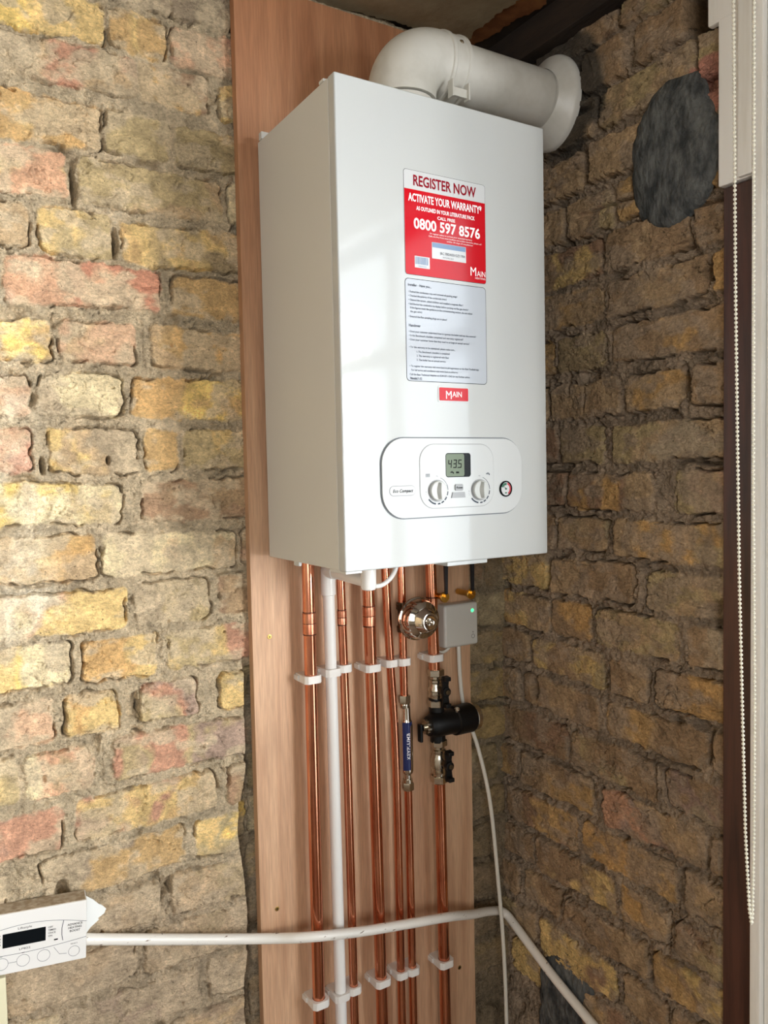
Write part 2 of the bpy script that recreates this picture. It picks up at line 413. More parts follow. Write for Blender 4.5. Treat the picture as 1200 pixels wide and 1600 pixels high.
def brick_wall(name, u_axis, bricks, urange, fine, pal_auto, mortar_col, zr, place, seed, special, mtl, tone=1.0, fz=(-1.02, 1.0), amp=1.0):
    """one continuous relief of bricks and smeared mortar; u runs along the wall, z up"""
    rs = np.random.RandomState(seed)
    us = np.concatenate([np.arange(urange[0], fine[0], 0.012), *[np.arange(a_, b_, c_) for a_, b_, c_ in fine[2]], np.arange(fine[1], urange[1]+0.011, 0.012)])
    zs = np.concatenate([np.arange(zr[0], fz[0], 0.012), np.arange(fz[0], fz[1], 0.0015), np.arange(fz[1], zr[1]+0.001, 0.012)])
    U, Z = np.meshgrid(us, zs, indexing='ij'); U = U.astype(np.float32); Z = Z.astype(np.float32)
    k0 = seed
    # wobbling coordinates
    wu = U+0.007*fbm(U, Z, 18, 3, k0)+0.006*fbm(U, Z, 70, 3, k0+1)
    wz = Z+0.012*fbm(U, Z, 9, 2, k0+2)+0.0065*fbm(U, Z, 55, 3, k0+3)
    sd = np.full(U.shape, 0.02, np.float32)
    col = np.zeros(U.shape+(3,), np.float32)
    rel = np.zeros(U.shape, np.float32)
    mc = np.array(lin(*mortar_col)[:3], np.float32)
    col[:] = mc
    va = np.clip(fbm(U, Z, 16, 4, k0+4)*2.6+0.5, 0, 1); vb = np.clip(fbm(U, Z*1.4, 26, 4, k0+5)*2.8+0.5, 0, 1)
    L = []
    for r in ROWS:
        lst = sorted(bricks.get(r, [])); L += [(r,)+b for b in lst]
        # fill what the list leaves open
        cover = [(b[0], b[1]) for b in lst]; cover.sort()
        gaps = []; a = urange[0]
        for c0, c1 in cover: gaps.append((a, c0)); a = c1
        gaps.append((a, urange[1]))
        flip = ROWS.index(r) % 2
        for g0, g1 in gaps:
            x = g0+0.012 if g0 > urange[0] else g0-rs.rand()*0.1
            while x < g1-0.03:
                l = 0.205 if (flip or rs.rand() < 0.55) else 0.10
                l += rs.uniform(-.008, .008); flip = not flip
                if x+l > g1-0.012:
                    l = g1-0.012-x
                    if l < 0.035: break
                n = rs.randint(2, 4); cc = ''.join(rs.choice(list(pal_auto)) for _ in range(n))
                L.append((r, x, x+l, cc)); x += l+0.012+rs.rand()*0.006
    for r, x0, x1, cc, *ex in L:
        zc = ROWZ[r]+rs.uniform(-.002, .002); hz = (ex[0] if ex else 0.032)+rs.uniform(-.0015, .0015); hx = (x1-x0)/2; xc = (x0+x1)/2
        i0, i1 = np.searchsorted(us, [x0-.02, x1+.02]); j0, j1 = np.searchsorted(zs, [zc-hz-.02, zc+hz+.02])
        if i1 <= i0 or j1 <= j0: continue
        S = (slice(i0, i1), slice(j0, j1)); rot = rs.uniform(-.012, .012)
        dx = wu[S]-xc; dz = wz[S]-zc+dx*rot; rr = 0.009
        qx = np.abs(dx)-hx+rr; qz = np.abs(dz)-hz+rr
        d = np.sqrt(np.maximum(qx, 0)**2+np.maximum(qz, 0)**2)+np.minimum(np.maximum(qx, qz), 0)-rr
        near = d < sd[S]
        cs = [np.array(lin(*PAL[c])[:3], np.float32)*rs.uniform(.92, 1.08) for c in cc]
        while len(cs) < 3: cs.append(cs[-1])
        t = np.clip((dx/hx*.5+.5)+(va[S]-.5)*.9, 0, 1)[..., None]
        c = np.where(t < .5, cs[0]*(1-sstep(.2, .5, t))+cs[1]*sstep(.2, .5, t), cs[1]*(1-sstep(.5, .8, t))+cs[2]*sstep(.5, .8, t))
        # grey-brown smear of old mortar over the face
        sm = (.28+sstep(.40, .85, vb[S])*.55)[..., None]; c = c*(1-sm)+mc*sm
        lv = rs.uniform(-.0025, .0025)*amp+dz*rs.uniform(-.03, .03)+dx*rs.uniform(-.02, .02)
        col[S] = np.where(near[..., None], c, col[S]); rel[S] = np.where(near, lv, rel[S]); sd[S] = np.where(near, d, sd[S])
    mort = sstep(-.0015, .0035, sd+0.012*fbm(U, Z, 70, 4, k0+6, .6))
    f = fbm(U, Z, 60, 5, k0+7, .6); f2 = fbm(U*.6, Z*1.5, 130, 3, k0+8, .6)
    big = fbm(U, Z, 7, 2, k0+2)
    smear = sstep(-.05, .22, fbm(U, Z, 6, 3, k0+9))          # where mortar was left proud
    h = rel+0.0046*amp*f+0.0034*amp*f2+0.008*big
    # creased, folded faces of hand-made stocks
    cr = np.abs(fbm(U+0.3*fbm(U, Z, 8, 2, 3), Z*1.6, 30, 3, k0+5)); h -= (1-mort)*0.0055*amp*(1-sstep(0, .018, cr))*sstep(-.04, .10, fbm(U, Z, 11, 2, k0+6))
    mh = -0.0050+0.006*smear+0.013*amp*fbm(U, Z, 110, 4, k0+1, .7)
    cm = np.abs(fbm(U+.02*fbm(U, Z, 40, 2, 1), Z*1.5, 38, 3, k0+2)); mh -= .007*amp*(1-sstep(0, .014, cm))*sstep(-.02, .1, fbm(U, Z, 15, 2, k0+4))
    h = h*(1-mort)+(h*.6+mh)*mort
    # open cracks between brick and mortar
    ck = np.exp(-((sd-.0010+.010*fbm(U, Z, 60, 3, k0))/.0014)**2)*sstep(-.03, .07, fbm(U, Z, 24, 3, k0+3)); h -= .022*ck*amp**2
    # pits
    pit = vn(U*95, Z*95, k0+2)*vn(U*41, Z*41, k0+5); h -= .009*sstep(.80, .90, pit)*(1-mort)
    gap = fbm(U, Z, 13, 3, k0+7); wide = sstep(.15, .22, gap)*mort*sstep(.0015, .004, sd); h -= .016*wide
    mcol = mc*(1+.55*fbm(U, Z, 24, 4, k0+2)[..., None])
    col = col*(1-mort[..., None])+mcol*mort[..., None]
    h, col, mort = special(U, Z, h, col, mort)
    # colour stays patchy over the whole wall, as old soot and dust do
    col = col*(tone*(1+.35*fbm(U, Z, 3.2, 3, k0+8))[..., None])
    nu, nz = U.shape
    co3 = place(U, Z, h).reshape(-1, 3)
    me = bpy.data.meshes.new(name)
    idx = np.arange(nu*nz).reshape(nu, nz)
    q = np.stack([idx[:-1, :-1], idx[1:, :-1], idx[1:, 1:], idx[:-1, 1:]], -1).reshape(-1, 4)
    me.vertices.add(nu*nz); me.vertices.foreach_set('co', co3.astype(np.float32).ravel())
    me.loops.add(q.size); me.loops.foreach_set('vertex_index', q.ravel().astype(np.int32))
    me.polygons.add(len(q)); me.polygons.foreach_set('loop_start', (np.arange(len(q))*4).astype(np.int32))
    me.polygons.foreach_set('use_smooth', np.ones(len(q), bool))
    me.update(calc_edges=True)
    a = me.attributes.new('tint', 'FLOAT_COLOR', 'POINT')
    a.data.foreach_set('color', np.concatenate([np.clip(col, 0, 1).reshape(-1, 3), np.ones((nu*nz, 1))], 1).astype(np.float32).ravel())
    a = me.attributes.new('mortar', 'FLOAT', 'POINT'); a.data.foreach_set('value', mort.astype(np.float32).ravel())
    me.materials.append(mtl)
    o = bpy.data.objects.new(name, me); C.objects.link(o); return tag(o, kind='structure')


# ------------------------------------------------------------------ the room
XW = 0.54           # face of the right-hand wall
CEIL = 0.985
FLOOR = -1.35
BK = {
    'Z': [(-.60, -.385, 'vg'), (-.382, -.232, 'vyg'), (-.227, -.131, 'gG'), (-.127, -.03, 'GG')],
    'A': [(-.46, -.234, 'Yyy'), (-.229, -.139, 'oyo'), (-.129, .02, 'rpP')],
    'B': [(-.40, -.19, 'gtr'), (-.186, -.072, 'oob'), (-.051, .06, 'oy')],
    'C': [(-.46, -.249, 'yoO'), (-.241, -.140, 'vv'), (-.131, .06, 'vvo')],
    'D': [(-.50, -.299, 'yyP'), (-.280, -.055, 'vvt')],
    'E': [(-.47, -.358, 'pt'), (-.344, -.238, 'tyv'), (-.220, .03, 'oyV')],
    'F': [(-.392, -.164, 'PpR'), (-.143, .03, 'oGv')],
    'G': [(-.45, -.333, 'yYo'), (-.320, -.205, 'ptp'), (-.178, .0, 'toO')],
    'H': [(-.50, -.368, 'pp'), (-.354, -.231, 'gww'), (-.214, .0, 'OoY')],
    'I': [(-.48, -.366, 'rpR'), (-.343, -.209, 'ytg'), (-.131, .06, 'vyv')],
    'J': [(-.46, -.239, 'wYw'), (-.205, .0, 'bbT')],
    'K': [(-.50, -.281, 'yOt'), (-.268, -.05, 'wwt')],
    'L': [(-.46, -.236, 'wpy'), (-.221, -.097, 'gvg'), (-.078, .05, 'bT')],
    'M': [(-.47, -.322, 'yYw'), (-.303, -.190, 'OOy'), (-.170, .0, 'vyr')],
    'N': [(-.47, -.353, 'gp'), (-.334, -.252, 'yOy'), (-.217, -.125, 'vrm'), (-.083, -.02, 'yv')],
    'O': [(-.394, -.295, 'wPt'), (-.262, -.036, 'rvm')],
    'P': [(-.50, -.347, 'mr'), (-.323, -.097, 'ryo'), (-.075, -.03, 'bT')],
    'Q': [(-.377, -.156, 'gGo'), (-.134, -.03, 'yvY')],
    'R': [(-.40, -.20, 'gtg'), (-.18, -.04, 'gtv')],
    'S': [(-.44, -.24, 'tg'), (-.225, -.04, 'vtg')],
    'T': [(-.35, -.14, 'gmg'), (-.12, -.03, 'gt')],
    'U': [(-.43, -.22, 'gmg'), (-.19, -.04, 'boB')],
}


def sp_back(U, Z, h, col, mort):
    # lower courses are smeared over with old grey-brown mortar
    s = (sstep(-.46, -.60, -(-Z)) if False else sstep(.46, .60, -Z))*.62
    g = np.array(lin(150, 132, 110)[:3], np.float32)
    col = col*(1-s[..., None])+g*(1+.35*fbm(U, Z, 20, 4, 3)[..., None])*s[..., None]
    # ragged recess along the board's left edge
    e = -.052+.014*fbm(U*0, Z, 9, 3, 1)*2
    rec = sstep(0, .006, U-e)*sstep(.16, .26, -Z)*sstep(.06, .04, U)
    h = h-.045*rec
    # two deep open joints and a hole
    for (u0, z0, a, b) in ((-.291, .592, .004, .028), (-.231, .513, .005, .022), (-.405, .592, .005, .009), (-.350, -.500, .009, .016), (-.352, .163, .004, .012), (-.255, .17, .003, .006)):
        d = ((U-u0+.004*fbm(U, Z, 60, 2, 2))/a)**2+((Z-z0)/b)**2; h = h-.03*np.exp(-d**2)
    # lime bloom
    for (u0, z0, ru, rz, k) in ((-.40, .20, .05, .25, .35), (-.38, -.045, .05, .07, .55), (-.40, -.53, .035, .03, .8), (-.22, .55, .02, .02, .3)):
        b = np.exp(-(((U-u0)/ru)**2+((Z-z0)/rz)**2))*k*sstep(-.2, .25, fbm(U, Z, 45, 4, 5))
        col = col*(1-b[..., None])+np.array(lin(222, 212, 190)[:3], np.float32)*b[..., None]
    # darker brown tone beside the corner, behind the board's right edge
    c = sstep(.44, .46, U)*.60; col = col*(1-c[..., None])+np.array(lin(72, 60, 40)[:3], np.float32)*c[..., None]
    return h, col, mort


brick_wall('wall_back', 'x', BK, (-2.4, 0.56), (-0.50, 0.56, [(-.50, -.02, .0014), (-.02, .435, .008), (.435, .56, .0014)]), 'yovgtpwv', (168, 152, 126), (FLOOR, CEIL+.04),
           lambda U, Z, h: np.stack([U, -h, Z], -1), 3, sp_back, brick_material('stock_brick_light', 1.55))

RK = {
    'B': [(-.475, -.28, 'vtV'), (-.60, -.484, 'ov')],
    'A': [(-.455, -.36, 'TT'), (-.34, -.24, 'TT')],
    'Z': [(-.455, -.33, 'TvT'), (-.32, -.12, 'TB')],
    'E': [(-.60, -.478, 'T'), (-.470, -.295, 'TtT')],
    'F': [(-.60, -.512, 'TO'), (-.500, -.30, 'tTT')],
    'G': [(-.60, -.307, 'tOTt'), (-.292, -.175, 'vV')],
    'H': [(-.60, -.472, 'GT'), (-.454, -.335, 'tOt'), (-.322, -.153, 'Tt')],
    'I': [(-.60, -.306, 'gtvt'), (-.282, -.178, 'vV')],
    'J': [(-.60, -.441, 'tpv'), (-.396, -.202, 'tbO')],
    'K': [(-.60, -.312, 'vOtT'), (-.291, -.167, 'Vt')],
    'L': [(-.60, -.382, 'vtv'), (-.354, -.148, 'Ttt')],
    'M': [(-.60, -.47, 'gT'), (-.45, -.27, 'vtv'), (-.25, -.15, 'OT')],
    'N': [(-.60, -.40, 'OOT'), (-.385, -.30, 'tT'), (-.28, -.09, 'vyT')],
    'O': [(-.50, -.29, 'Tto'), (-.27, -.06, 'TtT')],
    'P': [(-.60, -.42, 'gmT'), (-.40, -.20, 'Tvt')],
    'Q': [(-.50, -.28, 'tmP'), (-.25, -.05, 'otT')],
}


def sp_right(U, Z, h, col, mort):
    # missing brick beside the window casing, high up
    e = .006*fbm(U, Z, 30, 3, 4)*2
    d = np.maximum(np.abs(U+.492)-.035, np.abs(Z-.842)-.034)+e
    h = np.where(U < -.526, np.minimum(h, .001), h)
    hk = sstep(.003, -.003, d); h = h-.20*hk; col = col*(1-hk[..., None])+np.array(lin(30, 24, 18)[:3], np.float32)*hk[..., None]  # soot in the hole, with the void's darkness painted into the colour
    # joints are deeper and rougher up here
    b = sstep(.35, .8, Z); h = h+b*.010*fbm(U, Z, 22, 4, 2)-.010*b*mort
    # ledge slots
    for (u0, z0, a, c) in ((-.50, .146, .055, .003), (-.505, .545, .03, .004), (-.30, .60, .06, .003), (-.40, -.36, .06, .003), (-.12, .775, .05, .006), (-.20, .79, .06, .007)):
        q = np.abs(Z-z0-.01*fbm(U, Z, 14, 2, 3)-(U-u0)*.05)/c; w_ = np.exp(-((U-u0)/a)**4); h = h-.022*sstep(1.4, .6, q)*w_
    for (u0, z0, a, c) in ((-.095, -.30, .010, .022), (-.53, -.09, .03, .02), (-.20, .30, .004, .02), (-.463, .27, .005, .03), (-.24, .27, .003, .022), (-.13, .79, .015, .03)):
        q = ((U-u0)/a)**2+((Z-z0)/c)**2; h = h-.03*np.exp(-q**2)
    q = np.sqrt((U+.166)**2+(Z-FLZ)**2); h = np.where(q < .105, np.minimum(h, .0), h)
    # pink plaster around the cement patch
    q = ((U+.500)/.048)**2+((Z-.722)/.040)**2+1.6*fbm(U, Z, 28, 3, 6); k = sstep(1.25, .8, q)
    col = col*(1-k[..., None])+np.array(lin(168, 120, 104)[:3], np.float32)*(1+.6*fbm(U, Z, 60, 3, 2))[..., None]*k[..., None]
    mort = np.maximum(mort, k)
    # dark cement packed around the flue
    q = np.sqrt((U+.18)**2+(Z-.835)**2)+.05*fbm(U, Z, 16, 4, 5); k = sstep(.128, .105, q)*.9
    col = col*(1-k[..., None])+np.array(lin(62, 58, 52)[:3], np.float32)*(1+.5*fbm(U, Z, 60, 3, 2))[..., None]*k[..., None]
    return h, col, mort


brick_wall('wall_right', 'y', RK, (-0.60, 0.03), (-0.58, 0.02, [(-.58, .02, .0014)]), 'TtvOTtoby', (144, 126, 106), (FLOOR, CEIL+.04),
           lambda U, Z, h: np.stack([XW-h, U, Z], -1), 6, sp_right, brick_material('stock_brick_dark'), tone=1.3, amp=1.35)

# right-hand wall around the window, other walls, floor, ceiling
WY0, WY1, WZ0, WZ1 = -1.90, -0.70, -1.05, 0.86     # window opening
b = MB()
b.box(XW+.002, XW+.12, -3.3, -.60, FLOOR, WZ0-.04); b.box(XW+.002, XW+.12, -3.3, -2.10, WZ0-.04, -.50); b.box(XW+.002, XW+.12, -3.3, -.60, WZ1, CEIL+.03)
b.box(XW+.002, XW+.12, -2.10, WY0, WZ0-.04, WZ1); b.box(XW+.002, XW+.12, -3.3, -3.12, WZ0-.04, WZ1); b.box(XW+.045, XW+.12, WY1+.009, -.62, FLOOR, CEIL+.03); b.box(XW+.002, XW+.12, WY1-.01, WY1+.012, FLOOR, WZ0-.002); b.box(XW+.03, XW+.12, WY0, WY1+.01, WZ0-.042, WZ0)
tag(b.build('wall_right_plaster', M['plaster'], smooth=0), kind='structure').name = 'wall_right_plaster'
b = MB(); b.box(-2.45, -2.35, -3.3, .05, FLOOR, CEIL+.03); tag(b.build('wall_left', M['plaster'], smooth=0), kind='structure')
b = MB(); b.box(-2.35, -2.30, -3.3, -3.2, FLOOR, CEIL); b.box(-.80, XW+.002, -3.3, -3.2, FLOOR, CEIL); b.box(-2.3, -.80, -3.3, -3.2, FLOOR, -.5); b.box(-2.3, -.80, -3.3, -3.2, .95, CEIL)
tag(b.build('wall_front', M['plaster'], smooth=0), kind='structure')
b = MB(); b.box(-2.45, XW+.12, -3.3, .05, FLOOR-.05, FLOOR); tag(b.build('floor', M['floor'], smooth=0), kind='structure')
b = MB(); b.box(-2.45, XW+.12, -3.3, .05, CEIL+.006, CEIL+.06); tag(b.build('ceiling', M['ceil_dark'], smooth=0), kind='structure')


# old lining paper hanging just under the ceiling, its edge torn near the walls
def torn_sheet(name, mtl, z, edge_y, edge_x, x_min, y_min, th, seed, sag=0.004):
    rs = np.random.RandomState(seed); bm = MB(); pts = []
    xs = np.arange(x_min, edge_x, .006); n = len(xs)
    j = np.cumsum(rs.uniform(-.0025, .0025, n)); j -= np.linspace(0, j[-1], n)
    pts += [(x, edge_y+j[i]+.004*rs.rand()+.012*math.sin(x*17)) for i, x in enumerate(xs)]
    ys = np.arange(edge_y, y_min, -.006); n = len(ys)
    j = np.cumsum(rs.uniform(-.005, .005, n)); j -= np.linspace(0, j[-1], n)
    pts += [(edge_x+j[i]+.006*rs.rand(), y) for i, y in enumerate(ys)]
    pts += [(x_min, y_min)]
    bm.prism(pts, (0, 0, z), (1, 0, 0), (0, 1, 0), (0, 0, th))
    return bm.build(name, mtl, smooth=0)


tag(torn_sheet('ceiling_paper', M['ceil_paper'], CEIL-.002, -.012, .460, -2.3, -2.5, .004, 5), kind='structure')
tag(torn_sheet('ceiling_backing', M['ceil_brown'], CEIL+.0025, -.002, .482, -2.3, -2.5, .0033, 9), kind='structure')
b = MB(); b.box(XW-.028, XW+.01, -.50, .0, .925, CEIL+.004, .004)
tag(b.build('trim_1', M['dark_wood']), kind='structure')

# ------------------------------------------------------------------ window and its casing
b = MB(); b.box(XW-.006, XW+.05, -.589, -.5335, FLOOR, .556, .002); tag(b.build('trim_2', M['brown_wood']), kind='structure')
b = MB()
b.box(XW-.012, XW+.012, -.589, -.5285, .558, .802, .003); b.box(XW-.010, XW+.003, -.589, -.509, .8, CEIL, .003)
b.box(XW-.018, XW-.008, -.589, -.564, .560, CEIL, .003)
tag(b.build('trim_3', M['white_wood']), kind='structure')
b = MB()
b.box(XW-.020, XW+.05, -.606, -.5885, FLOOR, CEIL, .003)
b.box(XW-.012, XW+.05, -.700, -.606, FLOOR, CEIL, .004)
tag(b.build('trim_4', M['white_wood']), kind='structure')
win = empty('window_1', None, None, (XW+.06, -1.3, .2)); win['kind'] = 'structure'
b = MB()
x0, x1 = XW+.03, XW+.08
b.box(x0, x1, WY1-.05, WY1+.01, WZ0, WZ1, .004); b.box(x0, x1, WY0, WY0+.05, WZ0, WZ1, .004)
b.box(x0, x1, WY0, WY1, WZ0, WZ0+.06, .004); b.box(x0, x1, WY0, WY1, WZ1-.06, WZ1, .004)
b.box(x0, x1, WY0, WY1, .42, .47, .004); b.box(x0, x1, WY0, WY1, -.36, -.31, .004)
for yy in (-1.10, -1.50): b.box(x0+.01, x1-.01, yy-.016, yy+.016, WZ0, WZ1, .003)
b.build('window_frame', M['white_wood'], win)
b = MB(); b.box(XW-.05, XW+.05, WY0-.04, WY1+.0, WZ0-.04, WZ0, .004); b.build('window_sill', M['white_wood'], win)
b = MB(); b.box(x0+.022, x0+.026, WY0+.04, WY1-.04, WZ0+.05, WZ1-.05); b.build('glass', M['glass'], win, smooth=0)
added_win = empty('added_window_3', None, None, (XW+.06, -2.6, .2)); added_win['kind'] = 'structure'  # unseen window, added to go with the left-wall fill lamp
b = MB()
b.box(x0, x1, -2.15, -2.09, -.45, WZ1, .004); b.box(x0, x1, -3.13, -3.08, -.45, WZ1, .004)
b.box(x0, x1, -3.12, -2.10, -.50, -.40, .004); b.box(x0, x1, -3.12, -2.10, WZ1-.05, WZ1, .004)
b.box(x0+.01, x1-.01, -2.626, -2.594, -.45, WZ1, .003)
b.build('window_frame', M['white_wood'], added_win)
b = MB(); b.box(x0+.022, x0+.026, -3.09, -2.14, -.41, WZ1-.04); b.build('glass', M['glass'], added_win, smooth=0)
win2 = empty('window_2', None, None, (-1.55, -3.25, .2)); win2['kind'] = 'structure'
b = MB()
for xx in (-2.3, -1.57, -.85): b.box(xx, xx+.05, -3.29, -3.23, -.5, .95, .004)
for zz in (-.5, .4, .90): b.box(-2.3, -.8, -3.29, -3.23, zz, zz+.05, .004)
b.build('window_frame', M['white_wood'], win2)
b = MB(); b.box(-2.28, -.82, -3.262, -3.258, -.48, .93); b.build('glass', M['glass'], win2, smooth=0)

# ------------------------------------------------------------------ board
bd = empty('plywood_board', 'tall pinkish plywood backing board screwed to the brick wall behind the boiler and pipes', 'board', (.205, -.009, -.2))
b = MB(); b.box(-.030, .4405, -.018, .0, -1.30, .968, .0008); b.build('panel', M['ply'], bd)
for x, z in ((.0018, -.1408), (.0016, -.6292), (.4004, -.878), (.42, .70)):
    b = MB(); b.lathe([(0, .0042), (.0006, .0042), (.0011, .0034)], (x, -.0178, z), (0, -1, 0), 20)
    s_ = b.build('screw', M['screw'], bd)
    b = MB(); b.box(x-.0022, x+.0022, -.0192, -.0188, z-.0005, z+.0005); b.box(x-.0005, x+.0005, -.0192, -.0188, z-.0022, z+.0022)
    sl = b.build('screw_slot', M['black_ink'], s_, smooth=0)
    sl.location = (0, 0, 0)


# children of mesh parts keep world coordinates because their parent's own offset already cancels the root
def sub(mb, name, mtl, parent, smooth=35):
    o = mb.build(name, mtl, None, smooth); o.parent = parent; return o


# ------------------------------------------------------------------ boiler
BW, BH, YB, YF = .389, .70, -.030, -.304
bo = empty('boiler', 'large white wall-hung combination boiler with red registration sticker and dial panel', 'boiler', (.195, -.167, 0))
b = MB()
b.box(.0005, BW-.0005, YF+.020, YB, .001, BH-.001, .002)
b.box(.03, BW-.03, YB, -.0182, .08, BH-.03)
b.build('casing', M['white_side'], bo)
b = MB(); b.box(0, BW, YF, YF+.0195, 0, BH, .0028, 3); fp = b.build('front_panel', M['white_gloss'], bo)
b = MB(); b.box(-.0015, .012, -.052, -.040, BH-.002, BH+.010, .001); b.build('bracket', M['white_side'], bo)
b = MB(); b.box(.0, .010, -.272, -.258, BH-.001, BH+.0035, .001); b.build('catch', M['white_side'], bo)
b = MB(); b.box(.183, .262, YF+.004, YF+.05, -.0062, .0, .0012); b.build('drop_flap', M['white_gloss'], bo)
b = MB(); b.box(.002, .008, -.145, -.125, -.006, .002, .002); b.build('foot', M['white_side'], bo)
b = MB(); b.box(.003, .03, -.30, -.25, -.0035, .0015, .001); b.build('hinge_plate', M['white_side'], bo)
# front control panel
y = YF; E3 = ((1, 0, 0), (0, 0, 1))
pcx, pcz = .1965, .1327
def plate(w_, h_, r_, cx, cz, y0, t, n=10, bv=.0012):
    m_ = MB()
    o1 = rrect(w_, h_, r_, n, cx, cz); o2 = rrect(w_-2*bv, h_-2*bv, max(r_-bv, .0004), n, cx, cz)
    V = Vector
    a = [m_.bm.verts.new(V((x, y0, z))) for x, z in o1]; c = [m_.bm.verts.new(V((x, y0-t+bv*.6, z))) for x, z in o1]; e = [m_.bm.verts.new(V((x, y0-t, z))) for x, z in o2]
    n_ = len(a)
    for i in range(n_):
        j = (i+1) % n_; m_.bm.faces.new((a[i], a[j], c[j], c[i])); m_.bm.faces.new((c[i], c[j], e[j], e[i]))
    m_.bm.faces.new(e); m_.bm.faces.new(a[::-1]); return m_


plate(.2705, .1225, .040, pcx, pcz, y+.0002, .0012, bv=.0004).build('groove', M['groove'], bo)
cp = plate(.2670, .1190, .0385, pcx, pcz, y, .0042).build('control_panel', M['white_panel'], bo)
sub(plate(.1425, .0985, .026, .199, .1345, y-.0040, .0006, bv=.0002), 'inner_groove', M['grey_plastic'], cp)
sub(plate(.1410, .0970, .0255, .199, .1345, y-.0040, .0018), 'dial_plate', M['white_panel'], cp)
YP = y-.0058
lc = sub(plate(.0480, .0370, .0045, .1995, .1510, YP+.0004, .0008, bv=.0003), 'display_bezel', M['lcd_dark'], cp)
sub(plate(.0345, .0345, .0030, .1935, .1510, YP-.0002, .0005, bv=.0002), 'display', M['lcd'], cp)
# seven-segment digits 43.5
b = MB(); seg = {'4': 'bcfg', '3': 'abcdg', '5': 'acdfg'}
def digit(ch, cx, cz, w_, h_):
    t = .0016; sh = .10; d = (0, -.00015, 0); o = (0, YP-.0007, 0)
    def q(x0, x1, z0, z1): b.prism([(x0+(z0-cz)*sh, z0), (x1+(z0-cz)*sh, z0), (x1+(z1-cz)*sh, z1), (x0+(z1-cz)*sh, z1)], o, *E3, d)
    for s_ in seg[ch]:
        L_, R_, T_, B_ = cx-w_/2, cx+w_/2, cz+h_/2, cz-h_/2; g = .0005
        if s_ == 'a': q(L_+g, R_-g, T_-t, T_)
        if s_ == 'd': q(L_+g, R_-g, B_, B_+t)
        if s_ == 'g': q(L_+g, R_-g, cz-t/2, cz+t/2)
        if s_ == 'b': q(R_-t, R_, cz+g, T_-g)
        if s_ == 'c': q(R_-t, R_, B_+g, cz-g)
        if s_ == 'e': q(L_, L_+t, B_+g, cz-g)
        if s_ == 'f': q(L_, L_+t, cz+g, T_-g)
for ch, cx in (('4', .1832), ('3', .1927), ('5', .2022)): digit(ch, cx, .1530, .0068, .0130)
b.box(.1972, .1984, YP-.0009, YP-.0007, .1463, .1475)
b.box(.1945, .2003, YP-.0009, YP-.0007, .1383, .1410); b.prism([(.1838, .1408), (.1890, .1408), (.1903, .1398), (.1903, .1378), (.1886, .1378), (.1882, .1392), (.1838, .1392)], (0, YP-.0007, 0), *E3, (0, -.0002, 0))
b.box(.1852, .1884, YP-.0009, YP-.0007, .1412, .1418)
sub(b, 'digits', M['black_ink'], cp)
# dials
for kx, kz, nm in ((.1590, .1125, 'l'), (.2405, .1115, 'r')):
    b = MB(); b.lathe([(0, .0168), (.0008, .0168), (.0012, .0160)], (kx, YP, kz), (0, -1, 0), 40)
    kn = sub(b, 'dial_ring', M['grey_plastic'], cp)
    b = MB(); b.lathe([(0, .0152), (.004, .0150), (.0052, .0140), (.0056, .0128)], (kx, YP-.0008, kz), (0, -1, 0), 40)
    # raised leaf-shaped grip
    n = 12; pts = [(.0052*math.sin(PI*i/n), -.0132+.0264*i/n) for i in range(n+1)] + [(-.0042*math.sin(PI*i/n), .0132-.0264*i/n) for i in range(1, n)]
    V = Vector; base = [b.bm.verts.new(V((kx-.001+x, YP-.0062, kz+z))) for x, z in pts]
    topv = [b.bm.verts.new(V((kx-.001+x*.16+.0008, YP-.0125, kz+z*.93))) for x, z in pts]
    for i in range(len(pts)):
        j = (i+1) % len(pts); b.bm.faces.new((base[i], base[j], topv[j], topv[i]))
    b.bm.faces.new(topv)
    sub(b, 'dial', M['knob_plastic'], cp, 30)
    b = MB()
    def arc(a0, a1, r0, r1):
        P = [(kx+r1*math.sin(R(a)), kz+r1*math.cos(R(a))) for a in np.linspace(a0, a1, 8)]+[(kx+r0*math.sin(R(a)), kz+r0*math.cos(R(a))) for a in np.linspace(a1, a0, 8)]
        b.prism(P, (0, YP-.00005, 0), *E3, (0, -.0002, 0))
    arc(18, 60, .0200, .0206); arc(62, 88, .0198, .0207); arc(94, 112, .0192, .0208); arc(120, 137, .0190, .0210)
    arc(143, 158, .0190, .0212); arc(164, 178, .0190, .0212); arc(188, 232, .0190, .0214)
    text_into(b, 'Min', kx, kz+.0222, .0017, o=(0, YP, 0)); text_into(b, 'Max', kx-.0222, kz-.005, .0017, o=(0, YP, 0), ux=(0, 0, 1), uy=(-1, 0, 0)) if False else None
    text_into(b, 'M', kx-.0208, kz-.0015, .0018, o=(0, YP, 0)); text_into(b, 'a', kx-.0210, kz-.0042, .0018, o=(0, YP, 0)); text_into(b, 'x', kx-.0206, kz-.0070, .0018, o=(0, YP, 0))
    sub(b, 'dial_scale', M['grey_ink'], cp, 0)
b = MB()
for i in range(4): b.box(.1385+i*.0020, .1394+i*.0020, YP-.0002, YP, .1335, .1385)
b.box(.1385, .1457, YP-.0002, YP, .1378, .1382)
sub(b, 'radiator_symbol', M['grey_ink'], cp, 0); b = MB()
b.prism([(.2540, .1372), (.2598, .1372), (.2612, .1362), (.2612, .1342), (.2597, .1342), (.2593, .1358), (.2540, .1358)], (0, YP, 0), *E3, (0, -.0002, 0))
b.box(.2558, .2594, YP-.0002, YP, .1378, .1385)
sub(b, 'tap_symbol', M['grey_ink'], cp, 0)
sub(plate(.0150, .0100, .0022, .1995, .1165, YP, .0026, 5), 'reset_button', M['grey_plastic'], cp)
